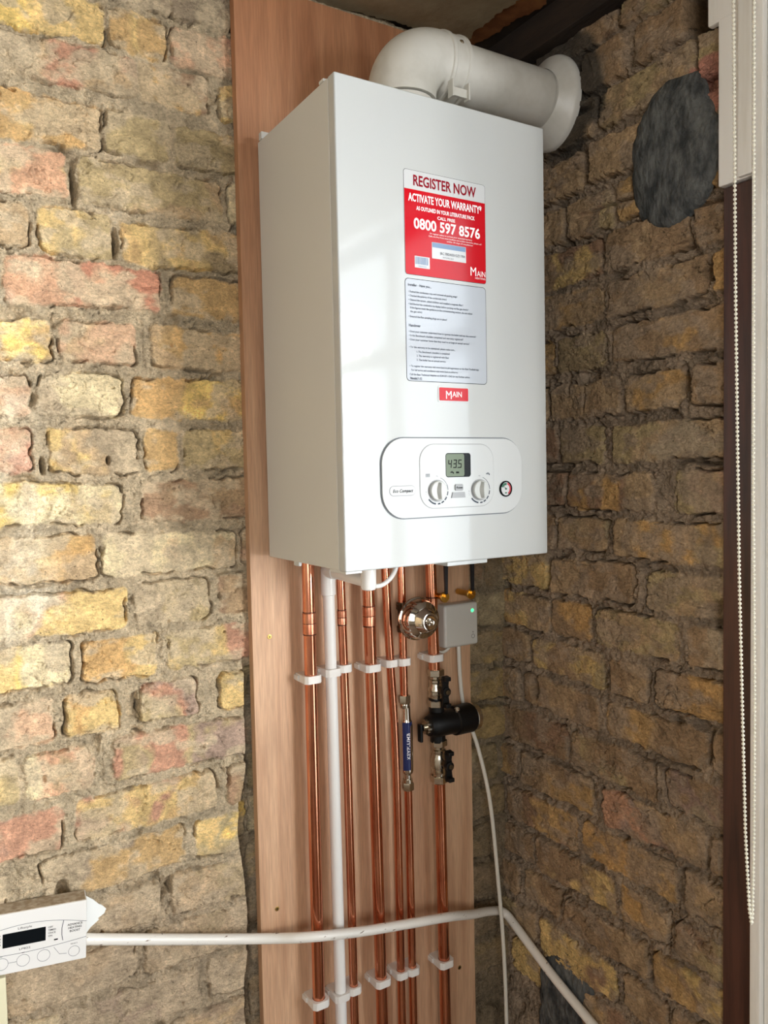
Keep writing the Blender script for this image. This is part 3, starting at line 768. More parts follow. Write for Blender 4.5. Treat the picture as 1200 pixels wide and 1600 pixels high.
b = MB(); text_into(b, 'Reset', .1995, .1165, .0030, .0115, bold=.02, o=(0, YP-.0027, 0)); sub(b, 'reset_lettering', M['black_ink'], cp, 0)
b = MB(); b.prism([(.1850, .1005), (.2115, .1005), (.2105, .1092), (.1875, .1092)], (0, YP, 0), *E3, (0, -.0014, 0)); sub(b, 'service_flap', M['grey_plastic'], cp)
# pressure gauge
gx, gz = .2945, .1115; YG = y-.0042
b = MB(); b.lathe([(0, .0128), (.0018, .0128), (.0028, .0118), (.0028, .0108), (.0008, .0105)], (gx, YG, gz), (0, -1, 0), 40, closed=False); ga = sub(b, 'pressure_gauge', M['lcd_dark'], cp)
b = MB(); b.lathe([(0, .0108), (.0012, .0108)], (gx, YG, gz), (0, -1, 0), 40); sub(b, 'gauge_face', M['sticker'], cp)
def garc(nm, a0, a1, r0, r1, mm, yy):
    m_ = MB(); P = [(gx+r1*math.sin(R(a)), gz+r1*math.cos(R(a))) for a in np.linspace(a0, a1, 12)]+[(gx+r0*math.sin(R(a)), gz+r0*math.cos(R(a))) for a in np.linspace(a1, a0, 12)]
    m_.prism(P, (0, yy, 0), *E3, (0, -.0002, 0)); sub(m_, nm, mm, cp, 0)
garc('gauge_green_band', -70, 12, .0058, .0098, M['gauge_green'], YG-.0012)
garc('gauge_red_band', 20, 150, .0076, .0104, M['gauge_red'], YG-.0012)
b = MB(); b.prism([(-.001, -.0008), (.0010, -.0008), (-.0050, .0062)], (gx, YG-.0016, gz), *E3, (0, -.0002, 0)); b.lathe([(0, .0016), (.0010, .0014)], (gx, YG-.0014, gz), (0, -1, 0), 16)
b.box(gx-.002, gx+.002, YG-.0014, YG-.0012, gz-.0075, gz-.0055); sub(b, 'gauge_needle', M['gauge_green'], cp)
b = plate(.0470, .0155, .0077, .0972, .1143, y-.0040, .0010); sub(b, 'name_plate_rim', M['grey_plastic'], cp)
b = plate(.0452, .0137, .0068, .0972, .1143, y-.0042, .0014); sub(b, 'name_plate', M['white_panel'], cp)
b = MB(); text_into(b, 'Eco Compact', .0972, .1143, .0048, .0360, bold=.02, shear=.3, o=(0, y-.0057, 0)); sub(b, 'name_lettering', M['black_ink'], cp, 0)

# stickers on the boiler
st = empty('registration_sticker', 'red and white REGISTER NOW sticker on the boiler front', 'sticker', (.188, YF-.0003, .511))
scx = .188
plate(.1520, .1530, .0045, scx, .5107, YF, .0002, 5, .00005).build('outline', M['black_ink'], st)
plate(.1510, .1520, .0042, scx, .5107, YF-.0001, .0003, 5, .00005).build('paper', M['sticker'], st)
b = MB(); P = [(.1128, .5590), (.2633, .5590)]+[p for p in rrect(.1505, .1500, .004, 5, scx, .5097) if p[1] < .5]
P = [(scx-.07525, .5590)]+sorted([p for p in rrect(.1505, .1500, .004, 5, scx, .5097) if p[1] < .5 and p[0] < scx], key=lambda p: (-p[1], p[0]))+sorted([p for p in rrect(.1505, .1500, .004, 5, scx, .5097) if p[1] < .5 and p[0] > scx], key=lambda p: (p[1], p[0]))+[(scx+.07525, .5590)]
b.prism(P, (0, YF-.0004, 0), *E3, (0, -.0002, 0)); b.build('red_field', M['red'], st, smooth=0)
b = MB(); text_into(b, 'REGISTER NOW', .1875, .5730, .0150, .1170, bold=.030, o=(0, YF-.0005, 0)); b.build('heading', M['dark_red'], st, smooth=0)
b = MB(); Y_ = YF-.0007
text_into(b, 'ACTIVATE YOUR WARRANTY*', scx, .5475, .0112, .1370, bold=.028, o=(0, Y_, 0))
text_into(b, 'AS OUTLINED IN YOUR LITERATURE PACK', scx, .5328, .0056, .1090, bold=.03, o=(0, Y_, 0))
text_into(b, 'CALL FREE', .1880, .5235, .0045, .0330, bold=.02, o=(0, Y_, 0))
text_into(b, '0800 597 8576', .1905, .5105, .0150, .1240, bold=.026, o=(0, Y_, 0))
for i, (s_, w_) in enumerate((('Or register online to activate your extended warranty', .080), ('Calls are free from most landlines and mobile networks, please call', .100), ('within 30 days of installation', .050))):
    text_into(b, s_, .2050+.008*(i-1), 0.4988-.0040*i, .0022, w_, o=(0, Y_, 0))
b.build('white_lettering', M['white_ink'], st, smooth=0); b = MB()
text_into(b, 'M', .2330, .4515, .0135, .0110, align='L', o=(0, Y_, 0)); text_into(b, 'AIN', .2455, .4490, .0085, .0165, align='L', o=(0, Y_, 0))
text_into(b, 'HEATING', .2420, .4418, .0028, .0200, align='L', o=(0, Y_, 0))
b.build('logo_lettering', M['white_ink'], st, smooth=0)
plate(.0640, .0240, .0008, .1925, .4745, YF-.0006, .0003, 3, .00005).build('serial_label', M['sticker'], st)
b = MB(); b.box(.1615, .2235, Y_-.0005, Y_-.0002, .4790, .4860); b.build('serial_strip', M['barcode'], st, smooth=0)
b = MB(); text_into(b, 'JRC 7BDA051GZ1 704', .1985, .4715, .0040, .0470, o=(0, Y_-.0003, 0)); text_into(b, '7719123', .190, .4655, .0022, .02, o=(0, Y_-.0003, 0)); b.build('serial_lettering', M['grey_ink'], st, smooth=0)
plate(.0270, .0170, .0006, .1425, .4540, YF-.0006, .0003, 3, .00005).build('barcode_label', M['sticker'], st)
b = MB(); x = .1305; rr = random.Random(4)
while x < .1535:
    w_ = rr.choice((.0004, .0007, .0010)); b.box(x, x+w_, Y_-.0005, Y_-.0002, .4505, .4612); x += w_+rr.choice((.0005, .0007, .0009))
text_into(b, '720777301', .1425, .4478, .0022, .015, o=(0, Y_-.0003, 0)); b.build('barcode', M['barcode'], st, smooth=0)

nt_ = empty('notes_sticker', 'pale grey installer notes sticker with small print, below the red sticker', 'sticker', (.187, YF-.0003, .353))
plate(.1520, .1515, .0060, .1870, .3530, YF, .0002, 6, .00005).build('outline', M['black_ink'], nt_)
plate(.1504, .1499, .0055, .1870, .3530, YF-.0001, .0003, 6, .00005).build('paper', M['notes'], nt_)
b = MB(); Y_ = YF-.0005
LN = [('Installer - Have you...', 0, .4185, .0420, .0036), ('\u2022 Flushed the condensate trap and removed all packing plugs?', 0, .4085, .0900, 0), ('\u2022 Checked the polarity of the condensate drain?', 0, .4025, .0700, 0),
      ('\u2022 Cleaned the system, added inhibitor and installed a magnetic filter?', 0, .3965, .1010, 0), ('\u2022 Set/checked the combustion by display before carrying out flue gas checks?', 0, .3905, .1110, 0),
      ('If the figures meet the guidance in the commissioning section, do not adjust', .003, .3850, .1160, 0), ('the gas valve)', .003, .3795, .0210, 0), ('\u2022 Ensured the flue sampling plugs are in place?', 0, .3720, .0700, 0),
      ('Handover', 0, .3590, .0210, .0040), ('\u2022 Does your customer understand how to operate the boiler and use the controls?', 0, .3500, .1250, 0),
      ('\u2022 Is the Benchmark checklist completed and warranty registered?', 0, .3440, .1000, 0), ('\u2022 Does your customer know that they need to arrange an annual service?', 0, .3380, .1120, 0),
      ('\u2022 For the warranty to be maintained, please make sure...', 0, .3270, .0850, 0), ('1. The Benchmark checklist is completed', .013, .3205, .0610, 0), ('2. The warranty is registered with Baxi', .013, .3145, .0590, 0),
      ('3. The boiler has an annual service', .013, .3085, .0530, 0), ('\u2022 To register the warranty visit www.baxi.co.uk/registration or the Baxi Toolbelt app', 0, .2990, .1300, 0),
      ('For full terms and conditions visit www.baxi.co.uk/terms', .003, .2930, .0860, 0), ('Call the Baxi Technical Helpline on 0344 871 1545 for any further advice', 0, .2865, .1120, 0), ('7866867-02', 0, .2805, .0220, .0034)]
for s_, dx, z, w_, h_ in LN: text_into(b, s_, .1165+dx, z+.0008, h_ or .0029, w_, align='L', bold=.008 if not h_ else .02, o=(0, Y_, 0))
b.build('small_print', M['grey_ink'], nt_, smooth=0)

bg_ = empty('badge', 'small red name badge on the boiler below the notes sticker', 'badge', (.197, YF, .2596))
plate(.0590, .0238, .0022, .1968, .2597, YF, .0010, 4, .0004).build('rim', M['white_panel'], bg_)
plate(.0550, .0198, .0016, .1968, .2597, YF-.0006, .0010, 4, .0003).build('face', M['red'], bg_)
b = MB(); text_into(b, 'M', .1815, .2588, .0125, .0105, align='L', o=(0, YF-.0016, 0)); text_into(b, 'AIN', .1935, .2600, .0085, .0180, align='L', o=(0, YF-.0016, 0)); b.build('lettering', M['white_ink'], bg_, smooth=0)

# ------------------------------------------------------------------ flue
FY, FZ, FR = -.170, .8240, .0515
fl = empty('flue_pipe', 'white flue elbow and horizontal pipe from the boiler top into the dark brick wall', 'flue', (.30, FY, BH))
b = MB(); ex = .200
pts = [(ex, FY, BH-.001), (ex, FY, BH+.03)]
rc = .062
b.lathe([(0, FR+.004), (.012, FR+.004), (.014, FR+.001), (.05, FR+.001)], (ex, FY, BH), (0, 0, 1), 48)
# bulbous bend
arcp = [(ex+rc-rc*math.cos(a), FY, FZ-rc+rc*math.sin(a)) for a in np.linspace(0, PI/2, 20)]
b.tube([(ex, FY, FZ-rc-.01)]+arcp+[(ex+rc+.012, FY, FZ)], FR+.0055, 48, smooth=False)
b.build('elbow', M['white_flue'], fl)
b = MB()
b.lathe([(0, FR+.005), (.002, FR+.0078), (.007, FR+.0078), (.010, FR+.0055), (.032, FR+.0055), (.034, FR+.0074), (.039, FR+.0074), (.041, FR+.004), (.042, FR)], (ex+rc+.004, FY, FZ), (1, 0, 0), 48)
b.build('collar', M['white_flue'], fl)
b = MB(); b.cyl((ex+rc+.02, FY, FZ), (XW+.03, FY, FZ), FR-.0015, 56); b.build('pipe', M['white_flue'], fl)
b = MB(); b.lathe([(0, FR-.0005), (.006, FR+.0004), (.014, FR+.010), (.030, FR+.034), (.037, FR+.0375), (.044, FR+.0375)], (XW-.042, 0, 0), (1, 0, 0), 64, closed=False)
for v in b.bm.verts:
    k_ = min(1, max(0, (v.co.x-(XW-.042))/.03)); v.co.y = v.co.y*(1-.17*k_)+FY+.004*k_; v.co.z = v.co.z*(1-.04*k_)+FZ
b.build('wall_flange', M['white_flue'], fl)
sx_, sy_, sz_ = ex+rc+.026, FY-(FR+.004)*math.cos(R(28)), FZ+(FR+.004)*math.sin(R(28))
nrm = Vector((0, -math.cos(R(28)), math.sin(R(28))))
b = MB(); b.lathe([(0, .0042), (.0016, .0042), (.003, .0026), (.0032, 0)], Vector((sx_, sy_, sz_)), nrm, 20); b.build('screw', M['nickel'], fl)
b = MB()
for xx in (.262, .295): b.box(xx-.0015, xx+.0015, FY-.060, FY-.046, FZ-.070, FZ-.042, .001)
b.box(.262, .295, FY-.055, FY-.048, FZ-.066, FZ-.052, .001)
b.build('clamp_lug', M['white_flue'], fl)

# ------------------------------------------------------------------ pipes
YP_ = -.047
def pline(pts): return [(x, YP_, z) for x, z in pts]


def coupling(root, x, z, r, hgt, solder=True):
    b = MB(); b.lathe([(-hgt/2, r-.0008), (-hgt/2+.001, r+.0010), (-.0012, r+.0010), (0, r+.0003), (.0012, r+.0010), (hgt/2-.001, r+.0010), (hgt/2, r-.0008)], (x, YP_, z), (0, 0, 1), 32)
    b.build('coupling', M['copper_fit'], root)
    if solder:
        b = MB()
        for zz in (z-hgt/2-.0008, z, z+hgt/2+.0008): b.cyl((x, YP_, zz-.0006), (x, YP_, zz+.0006), r+.0006, 28)
        b.build('solder_seam', M['solder'], root)


def pipe(label, pts, r, mtl, name='copper_pipe', couplings=(), grp=None, cat='pipe'):
    t = empty(name, label, cat, (pts[0][0], YP_, pts[0][1]), grp)
    b = MB(); b.tube(pline(pts), r, 28, step=.03); b.build('tube', mtl, t)
    for x, z, h_ in couplings: coupling(t, x, z, r, h_)
    return t


pipe('thick copper pipe nearest the left edge of the plywood board', [(.0655, .004), (.0655, -.2), (.0652, -.4), (.0650, -.84), (.0648, -1.1), (.0648, FLOOR)], .0110, M['copper'], couplings=[(.0655, -.1200, .038)])
pipe('thin copper pipe just right of the white plastic pipe', [(.1290, .004), (.1300, -.077), (.1347, -.394), (.1371, -.865), (.138, FLOOR)], .0077, M['copper'], couplings=[(.1305, -.1170, .026)])
pipe('thick copper pipe in the middle, third copper pipe from the left', [(.1855, .004), (.1864, -.06), (.1913, -.406), (.1962, -.888), (.199, FLOOR)], .0110, M['copper'], couplings=[(.1869, -.1210, .036)])
pipe('thin slightly bent copper pipe immediately left of the inhibitor', [(.2225, .004), (.2240, -.05), (.2262, -.12), (.2308, -.22), (.2389, -.416), (.2404, -.905), (.242, FLOOR)], .0077, M['copper'])
pipe('short thin copper pipe running from the boiler down to the top of the inhibitor', [(.2580, .004), (.2589, -.053), (.2598, -.26), (.2600, -.285)], .0077, M['copper'])
pipe('thin copper pipe running down from the bottom of the inhibitor', [(.2648, -.458), (.2650, -.50), (.2667, -.915), (.268, FLOOR)], .0077, M['copper'])
p7 = pipe('thick copper pipe passing behind the chrome dome into the upper valve', [(.3255, .004), (.3263, -.047), (.3294, -.184), (.3310, -.250)], .0110, M['copper'])
b = MB(); b.cyl((.3272, YP_, -.1015), (.3272, YP_, -.0995), .0116, 28); b.build('solder_seam', M['solder'], p7)
pipe('thick copper pipe running down from the lower valve, rightmost on the board', [(.3383, -.458), (.3390, -.50), (.3425, -.945), (.345, FLOOR)], .0110, M['copper'])

# white plastic condensate pipe with its elbow
wp = empty('waste_pipe', 'white plastic condensate pipe with elbow, between the two leftmost copper pipes', 'pipe', (.105, YP_, -.06))
b = MB(); b.tube(pline([(.1044, -.060), (.1052, -.1), (.1091, -.854), (.111, FLOOR)]), .0105, 28, step=.03); b.build('tube', M['white_plastic'], wp)
b = MB()
ax, ay, az = .1044, YP_, -.030
b.lathe([(0, .0118), (.001, .0130), (.026, .0130), (.030, .0128), (.044, .0128)], (ax, ay, -.074), (0, 0, 1), 32)
b.lathe([(-.012, .0), (-.010, .008), (-.004, .0125), (0, .0130), (.030, .0130), (.031, .0118)], (ax, ay, az), (0, -1, 0), 32)
b.build('elbow', M['white_plastic'], wp)
b = MB(); b.cyl((ax, ay-.02, az), (ax, -.185, az-.004), .0112, 28); b.build('branch', M['white_plastic'], wp)
b = MB(); b.lathe([(0, .004), (.002, .0105), (.006, .0125), (.050, .0125)], (ax, -.190, -.0495), (0, 0, 1), 32); b.build('trap_outlet', M['white_plastic'], wp)
b = MB(); b.tube([(ax+.010, -.190, -.043), (.128, -.190, -.043), (.145, -.190, -.034), (.157, -.190, -.018), (.162, -.190, .002)], .0038, 16)
tag(b.build('drain_hose', M['white_plastic']), 'thin white hose curving up under the boiler beside the condensate elbow', 'hose')


# pipe clips
def clip(r, x, z, label, grp, w_=.0155, ypc=YP_):
    h_ = .0135; hw = r+.0052; yb = -.018; yf = ypc-r-.0042
    cy = ypc; b = MB()
    out = []; inn = []
    n = 48
    for i in range(n):
        a = 2*PI*i/n; c_, s_ = math.cos(a), math.sin(a)
        # outer: chamfered box from the board to just ahead of the pipe
        hx = hw; hyp = (-.018)-cy; hyn = cy-yf
        lim = []
        if abs(c_) > 1e-6: lim.append(hx/abs(c_))
        lim.append((hyp if s_ > 0 else hyn)/abs(s_)) if abs(s_) > 1e-6 else None
        if s_ < 0: lim.append((hx+hyn-.0055)/(abs(c_)+abs(s_)))
        k = min(lim); out.append((k*c_, k*s_)); inn.append(((r+.0006)*c_, (r+.0006)*s_))
    b.ring(out, inn, (x, cy, z-h_/2), (1, 0, 0), (0, 1, 0), (0, 0, h_))
    b.box(x-hw-.0035, x-hw+.002, -.034, -.018, z-h_*.33, z+h_*.33, .0008)
    o = b.build('pipe_clip', M['clip'], smooth=30)
    return tag(o, label, 'pipe clip', grp)


GC = 'white pipe clips holding the pipes to the board'
up = [(.0655, -.2180, .0110, 'thick leftmost copper pipe'), (.1062, -.2120, .0105, 'white plastic pipe'), (.1325, -.2090, .0077, 'thin copper pipe right of the white pipe'), (.1885, -.2160, .0110, 'thick middle copper pipe'),
      (.2308, -.2140, .0077, 'bent thin copper pipe'), (.2596, -.2155, .0077, 'thin copper pipe above the inhibitor'), (.3300, -.2175, .0110, 'thick copper pipe above the upper valve')]
lo = [(.0650, -.806, .0110, 'thick leftmost copper pipe'), (.1089, -.810, .0105, 'white plastic pipe'), (.1369, -.809, .0077, 'thin copper pipe right of the white pipe'), (.1956, -.8145, .0110, 'thick middle copper pipe'),
      (.2402, -.817, .0077, 'thin copper pipe left of the inhibitor pipe'), (.2664, -.819, .0077, 'thin copper pipe below the inhibitor'), (.3415, -.829, .0110, 'rightmost thick copper pipe')]
for x, z, r, s_ in up: clip(r, x, z, 'white clip in the upper row around the '+s_, GC)
for x, z, r, s_ in lo: clip(r, x, z, 'white clip in the lower row around the '+s_, GC)


# ------------------------------------------------------------------ fittings
def hexnut(b, p, axis, r, h, rot=0):
    ax = Vector(axis).normalized(); q = ax.to_track_quat('Z', 'Y').to_matrix(); p = Vector(p)
    prof = [(0, .92), (h*.12, 1), (h*.88, 1), (h, .92)]; rings = []
    for t, k in prof: rings.append([b.bm.verts.new(p+ax*t+q @ Vector((r*k*math.cos(rot+PI/3*i), r*k*math.sin(rot+PI/3*i), 0))) for i in range(6)])
    for a, c in zip(rings, rings[1:]):
        for i in range(6): b.bm.faces.new((a[i], a[(i+1) % 6], c[(i+1) % 6], c[i]))
    b.bm.faces.new(rings[0][::-1]); b.bm.faces.new(rings[-1])


inh = empty('scale_inhibitor', 'slim chrome inline inhibitor with navy label, fitted on a thin copper pipe', 'inhibitor', (.2625, YP_, -.37))
ix = .2610
def xz(z): return .2600+(z+.285)*(.2648-.2600)/(-.458+.285)
b = MB(); hexnut(b, (xz(-.295), YP_, -.2960), (0, 0, 1), .0118, .016, .2); b.lathe([(0, .009), (.006, .0098), (.008, .009)], (xz(-.3), YP_, -.3040), (0, 0, 1), 24); b.build('top_nut', M['nickel'], inh)
b = MB(); hexnut(b, (xz(-.46), YP_, -.4640), (0, 0, 1), .0118, .015, .2); b.lathe([(0, .0095), (.007, .0095)], (xz(-.446), YP_, -.4495), (0, 0, 1), 24); b.build('bottom_nut', M['nickel'], inh)
b = MB(); b.lathe([(0, .0070), (.010, .0070), (.014, .0108), (.018, .0114), (.105, .0114), (.109, .0105), (.118, .0078), (.143, .0070)], (xz(-.44), YP_, -.4440), (0, 0, 1), 40); ibody = b.build('body', M['chrome'], inh)
b = MB(); n = 40; zb, zt = -.4225, -.3310; rr_ = .01165; cxi = xz(-.377)
face = math.atan2(-1.25, -.80)      # direction towards the room
A = np.linspace(face-R(36), face+R(200), n)
vs = [[b.bm.verts.new((cxi+(rr_)*math.cos(a), YP_+rr_*math.sin(a), z)) for a in A] for z in (zb, zt)]
for i in range(n-1): b.bm.faces.new((vs[0][i], vs[0][i+1], vs[1][i+1], vs[1][i]))
b.build('label_band', M['blue'], inh)
b = MB(); text_into(b, 'KEYPLUMB', 0, 0, .0062, .050, bold=.015, o=(0, 0, 0), ux=(0, 1, 0), uy=(1, 0, 0), d=(0, 0, 0))
for v in b.bm.verts:       # wrap around the tube, reading upwards
    along, across = v.co.y, v.co.x; a = face+R(22)-across/rr_
    v.co = Vector((cxi+(rr_+.0002)*math.cos(a), YP_+(rr_+.0002)*math.sin(a), -.376+along))
b.build('lettering', M['white_ink'], inh, smooth=0)


def valve(label, x, zt, zb):
    t = empty('isolating_valve', label, 'valve', (x, YP_, (zt+zb)/2), None)
    H_ = zt-zb; b = MB()
    hexnut(b, (x, YP_, zt-.0145), (0, 0, 1), .0168, .0135, .35); b.build('top_nut', M['nickel'], t)
    b = MB(); hexnut(b, (x, YP_, zb), (0, 0, 1), .0168, .0135, .35); b.build('bottom_nut', M['nickel'], t)
    b = MB(); b.lathe([(0, .0115), (.006, .0115), (.007, .0150), (.012, .0155), (.014, .0140), (.018, .0140), (.020, .0158), (H_-.050, .0158), (H_-.046, .0130), (H_-.040, .0130), (H_-.038, .0145), (H_-.034, .0145), (H_-.032, .0112), (H_-.026, .0112)], (x, YP_, zb+.0125), (0, 0, 1), 32)
    b.build('body', M['nickel'], t)
    zc = (zt+zb)/2-.001; b = MB(); b.cyl((x, YP_-.010, zc), (x, YP_-.031, zc), .0062, 24); b.build('stem', M['dark_brass'], t)
    b = MB(); yh = YP_-.029
    poly = [(-.0062, -.030), (.0062, -.030), (.0078, -.024), (.0060, -.011), (.0088, 0), (.0060, .011), (.0078, .024), (.0062, .030), (-.0062, .030), (-.0078, .024), (-.0060, .011), (-.0088, 0), (-.0060, -.011), (-.0078, -.024)]
    b.prism(poly, (x, yh, zc), (1, 0, 0), (0, 0, 1), (0, -.005, 0)); 
    for s_ in (-1, 1): b.box(x-.0062, x+.0062, yh-.014, yh, zc+s_*.0255-.004, zc+s_*.0255+.004, .0015)
    b.lathe([(0, .0090), (.009, .0085), (.0095, .0070)], (x, yh, zc), (0, -1, 0), 24)
    b.build('handle', M['black'], t)
    b = MB(); b.lathe([(0, .0045), (.003, .0045), (.0035, .0036)], (x, yh-.0095, zc), (0, -1, 0), 20); b.build('handle_screw', M['dark_brass'], t)
    return t


valve('nickel valve with black handle above the black magnetic filter', .3332, -.2400, -.3150)
valve('nickel valve with black handle below the black magnetic filter', .3377, -.3790, -.4660)

mf = empty('magnetic_filter', 'black cylindrical magnetic filter lying across the rightmost copper pipe', 'filter', (.3355, -.055, -.347))
FYc, FZc = -.056, -.3470
b = MB(); b.lathe([(0, .014), (.002, .019), (.012, .0235), (.045, .0240), (.060, .0250), (.062, .0285), (.100, .0290), (.104, .0270), (.106, .0230)], (.3060, FYc, FZc), (1, 0, 0), 48)
b.lathe([(0, .015), (.034, .015)], (.3345, YP_, -.332), (0, 0, 1), 24); b.lathe([(0, .015), (-.036, .015)], (.3362, YP_, -.348), (0, 0, 1), 24)
b.build('body', M['black'], mf)
b = MB(); b.lathe([(0, .0262), (.002, .0268), (.009, .0268), (.011, .0250), (.0112, .018)], (.4110, FYc, FZc), (1, 0, 0), 48); b.build('end_cap_ring', M['nickel'], mf)
b = MB(); n = 28
o_ = [((.0142 if i % 2 else .0128)*math.cos(2*PI*i/n), (.0142 if i % 2 else .0128)*math.sin(2*PI*i/n)) for i in range(n)]
b.prism(o_, (.2990, FYc, FZc), (0, 1, 0), (0, 0, 1), (.0085, 0, 0)); b.cyl((.2930, FYc, FZc), (.3, FYc, FZc), .0075, 20)
b.build('knurled_nut', M['nickel'], mf, smooth=20)
b = MB(); b.box(.2860, .2925, FYc-.006, FYc+.006, FZc-.027, FZc+.008, .002); b.build('drain_lever', M['black'], mf)
b = MB(); b.lathe([(0, .0060), (.004, .0060), (.006, .0045), (.0062, 0)], (.3690, FYc-.010, FZc+.0215), (0, -.25, 1), 20); b.build('bleed_screw', M['chrome'], mf)

# chrome dome (shock arrestor) on the thin pipe above the inhibitor
ar = empty('shock_arrestor', 'shiny chrome dome-shaped vessel sticking out in front of the copper pipes', 'shock arrestor', (.268, YP_, -.131))
dx_, dz_ = .2730, -.1310
b = MB(); b.lathe([(0, .0300), (.002, .0385), (.006, .0408), (.0085, .0402), (.0098, .0378), (.0108, .0374), (.020, .0370), (.030, .0335), (.0345, .0260), (.0355, .0235), (.048, .0180), (.0505, .0160), (.0510, .0135), (.0505, .0060)], (dx_, -.0700, dz_), (0, -1, 0), 64)
b.build('vessel', M['chrome'], ar)
b = MB(); b.lathe([(0, .0075), (.002, .0070), (.003, .0040), (.012, .0040), (.0125, .0030), (.013, 0)], (dx_, -.1202, dz_), (0, -1, 0), 24); b.build('charging_valve', M['chrome'], ar)
b = MB(); b.lathe([(0, .0100), (.010, .0110), (.014, .0085), (.040, .0085), (.044, .0115), (.056, .0105)], (.2593, YP_, -.1590), (0, 0, 1), 24); b.cyl((.2610, YP_, dz_), (dx_, -.067, dz_), .0095, 20); b.cyl((.2593, YP_-.001, dz_), (.250, YP_-.004, -.104), .006, 16)
b.build('tee', M['dark_brass'], ar)

# isolating levers under the boiler
for x, lab in ((.3400, 'black tap lever with brass hub under the boiler, directly left above the grey receiver box'), (.4030, 'black tap lever with brass hub under the boiler, further right over the board edge')):
    t = empty('tap_lever', lab, 'valve', (x, -.07, -.05))
    b = MB(); yl = -.075; b.prism([(-.0026, -.092), (.0026, -.092), (.0044, -.02), (.0044, .0), (-.0044, .0), (-.0044, -.02)], (x, yl, 0), *E3, (0, -.0045, 0)); b.build('lever', M['black_matt'], t)
    b = MB(); b.lathe([(0, .0098), (.002, .0104), (.005, .0104), (.006, .0094)], (x, yl+.006, -.0985), (0, -1, 0), 28); b.build('hub', M['brass'], t)
    b = MB(); hexnut(b, (x, yl, -.0955), (0, -1, 0), .0046, .007, .3); b.cyl((x, yl+.001, -.0985), (x, -.030, -.0985), .006, 20); b.build('spindle', M['brass'], t)

# receiver box
rb = empty('receiver_box', 'small grey-white square receiver box with a lit green light, right of the chrome dome', 'receiver', (.3995, -.03, -.163))
b = MB(); b.box(.3575, .4405, -.0465, -.0185, -.2060, -.1205, .0055, 4); b.build('housing', M['box'], rb)
b = MB(); b.lathe([(0, .0036), (.0006, .0034), (.0008, 0)], (.4255, -.0463, -.1365), (0, -1, 0), 24); b.build('indicator_light', M['led'], rb)
b = MB(); b.ring(circ(.0042, 28), circ(.0036, 28), (.4265, -.0464, -.1885), *E3, (0, -.0003, 0)); b.ring(circ(.0014, 16), circ(.0010, 16), (.4265, -.0464, -.1800), *E3, (0, -.0003, 0)); b.build('button_mark', M['black_ink'], rb, smooth=0)
b = MB(); b.tube([(.3990, -.034, -.2030), (.4000, -.034, -.23), (.4020, -.033, -.262), (.4085, -.031, -.314), (.4230, -.028, -.365), (.4400, -.034, -.409), (.4600, -.050, -.530), (.4780, -.052, -.709), (.4860, -.056, -.848), (.4880, -.060, -1.014), (.487, -.062, FLOOR)], .0040, 20, step=.012)
tag(b.build('power_cable', M['cable']), 'off-white cable hanging from the receiver box down the corner past the board', 'cable')
b = MB(); b.tube([(.3450, -.030, -.2080), (.3520, -.034, -.2130), (.3640, -.034, -.2140), (.3740, -.034, -.2090), (.3765, -.034, -.2040)], .0030, 16)
tag(b.build('link_cable', M['cable']), 'short off-white cable loop emerging under the left of the receiver box', 'cable')

# ------------------------------------------------------------------ white-painted pipe running across and along the right wall
b = MB()
cpts = [(-.345, -.022, -.567), (-.3159, -.022, -.577), (-.1545, -.023, -.6305), (-.0287, -.036, -.6645), (.0345, -.069, -.6665), (.1356, -.0735, -.6878), (.2461, -.0735, -.7080), (.3400, -.0700, -.7265), (.41, -.0490, -.7540), (.465, -.030, -.7740), (.505, -.0200, -.7890)]
b.tube(cpts, .0088, 24, step=.012)
b.tube([(.503, -.020, -.788), (.515, -.0215, -.795), (.5215, -.030, -.802), (.5225, -.050, -.812)], .0088, 24, step=.004)
b.tube([(.5225, -.048, -.811), (.5225, -.0718, -.8215), (.5225, -.1474, -.8545), (.5225, -.2175, -.8800), (.5225, -.2748, -.8990), (.5225, -.40, -.9400), (.5225, -.475, -.965), (.5225, -.495, -.985), (.5225, -.498, -1.02), (.5225, -.498, FLOOR)], .0090, 24, step=.02)
tag(b.build('painted_pipe', M['white_paint_pipe']), 'chipped white-painted pipe crossing in front of the copper pipes and turning along the right wall', 'pipe')

# ------------------------------------------------------------------ heating programmer
pr = empty('heating_programmer', 'white heating programmer with dark display on the brick wall at lower left', 'programmer', (0, 0, 0))
PW, PH, PD = .150, .0905, .034
# local frame: x right, z up, front at y = -PD ; origin at the right-bottom-back corner
b = MB(); b.box(-PW, 0, -PD, 0, 0, PH, .0016); b.build('housing', M['prog'], pr)
b = MB(); b.box(-PW+.002, -.002, -PD+.002, -.001, PH-.0005, PH+.0006); b.build('dusty_top', M['prog_top'], pr, smooth=0)
E = ((1, 0, 0), (0, 0, 1)); Yq = -PD-.0001
b = MB(); b.box(-.1160, -.0575, -PD-.0006, -PD+.001, .0400, .0610, .0004); b.build('display', M['lcd_dark'], pr)
b = MB()
def linepath(P, w_=.0005):
    for (xa, za), (xb, zb_) in zip(P, P[1:]):
        d_ = Vector((xb-xa, zb_-za)); n_ = Vector((-d_.y, d_.x)).normalized()*w_/2
        b.prism([(xa+n_.x, za+n_.y), (xa-n_.x, za-n_.y), (xb-n_.x, zb_-n_.y), (xb+n_.x, zb_+n_.y)], (0, Yq, 0), *E, (0, -.0002, 0))
linepath([(-.150, .068)]+[(-.150+.150*t, .0620+.0110*math.sin(PI*t)-.004*t) for t in np.linspace(.05, 1, 16)])
linepath([(-.150, .030)]+[(-.150+.150*t, .0300-.0035*math.sin(PI*t)+.004*t) for t in np.linspace(.05, 1, 16)])
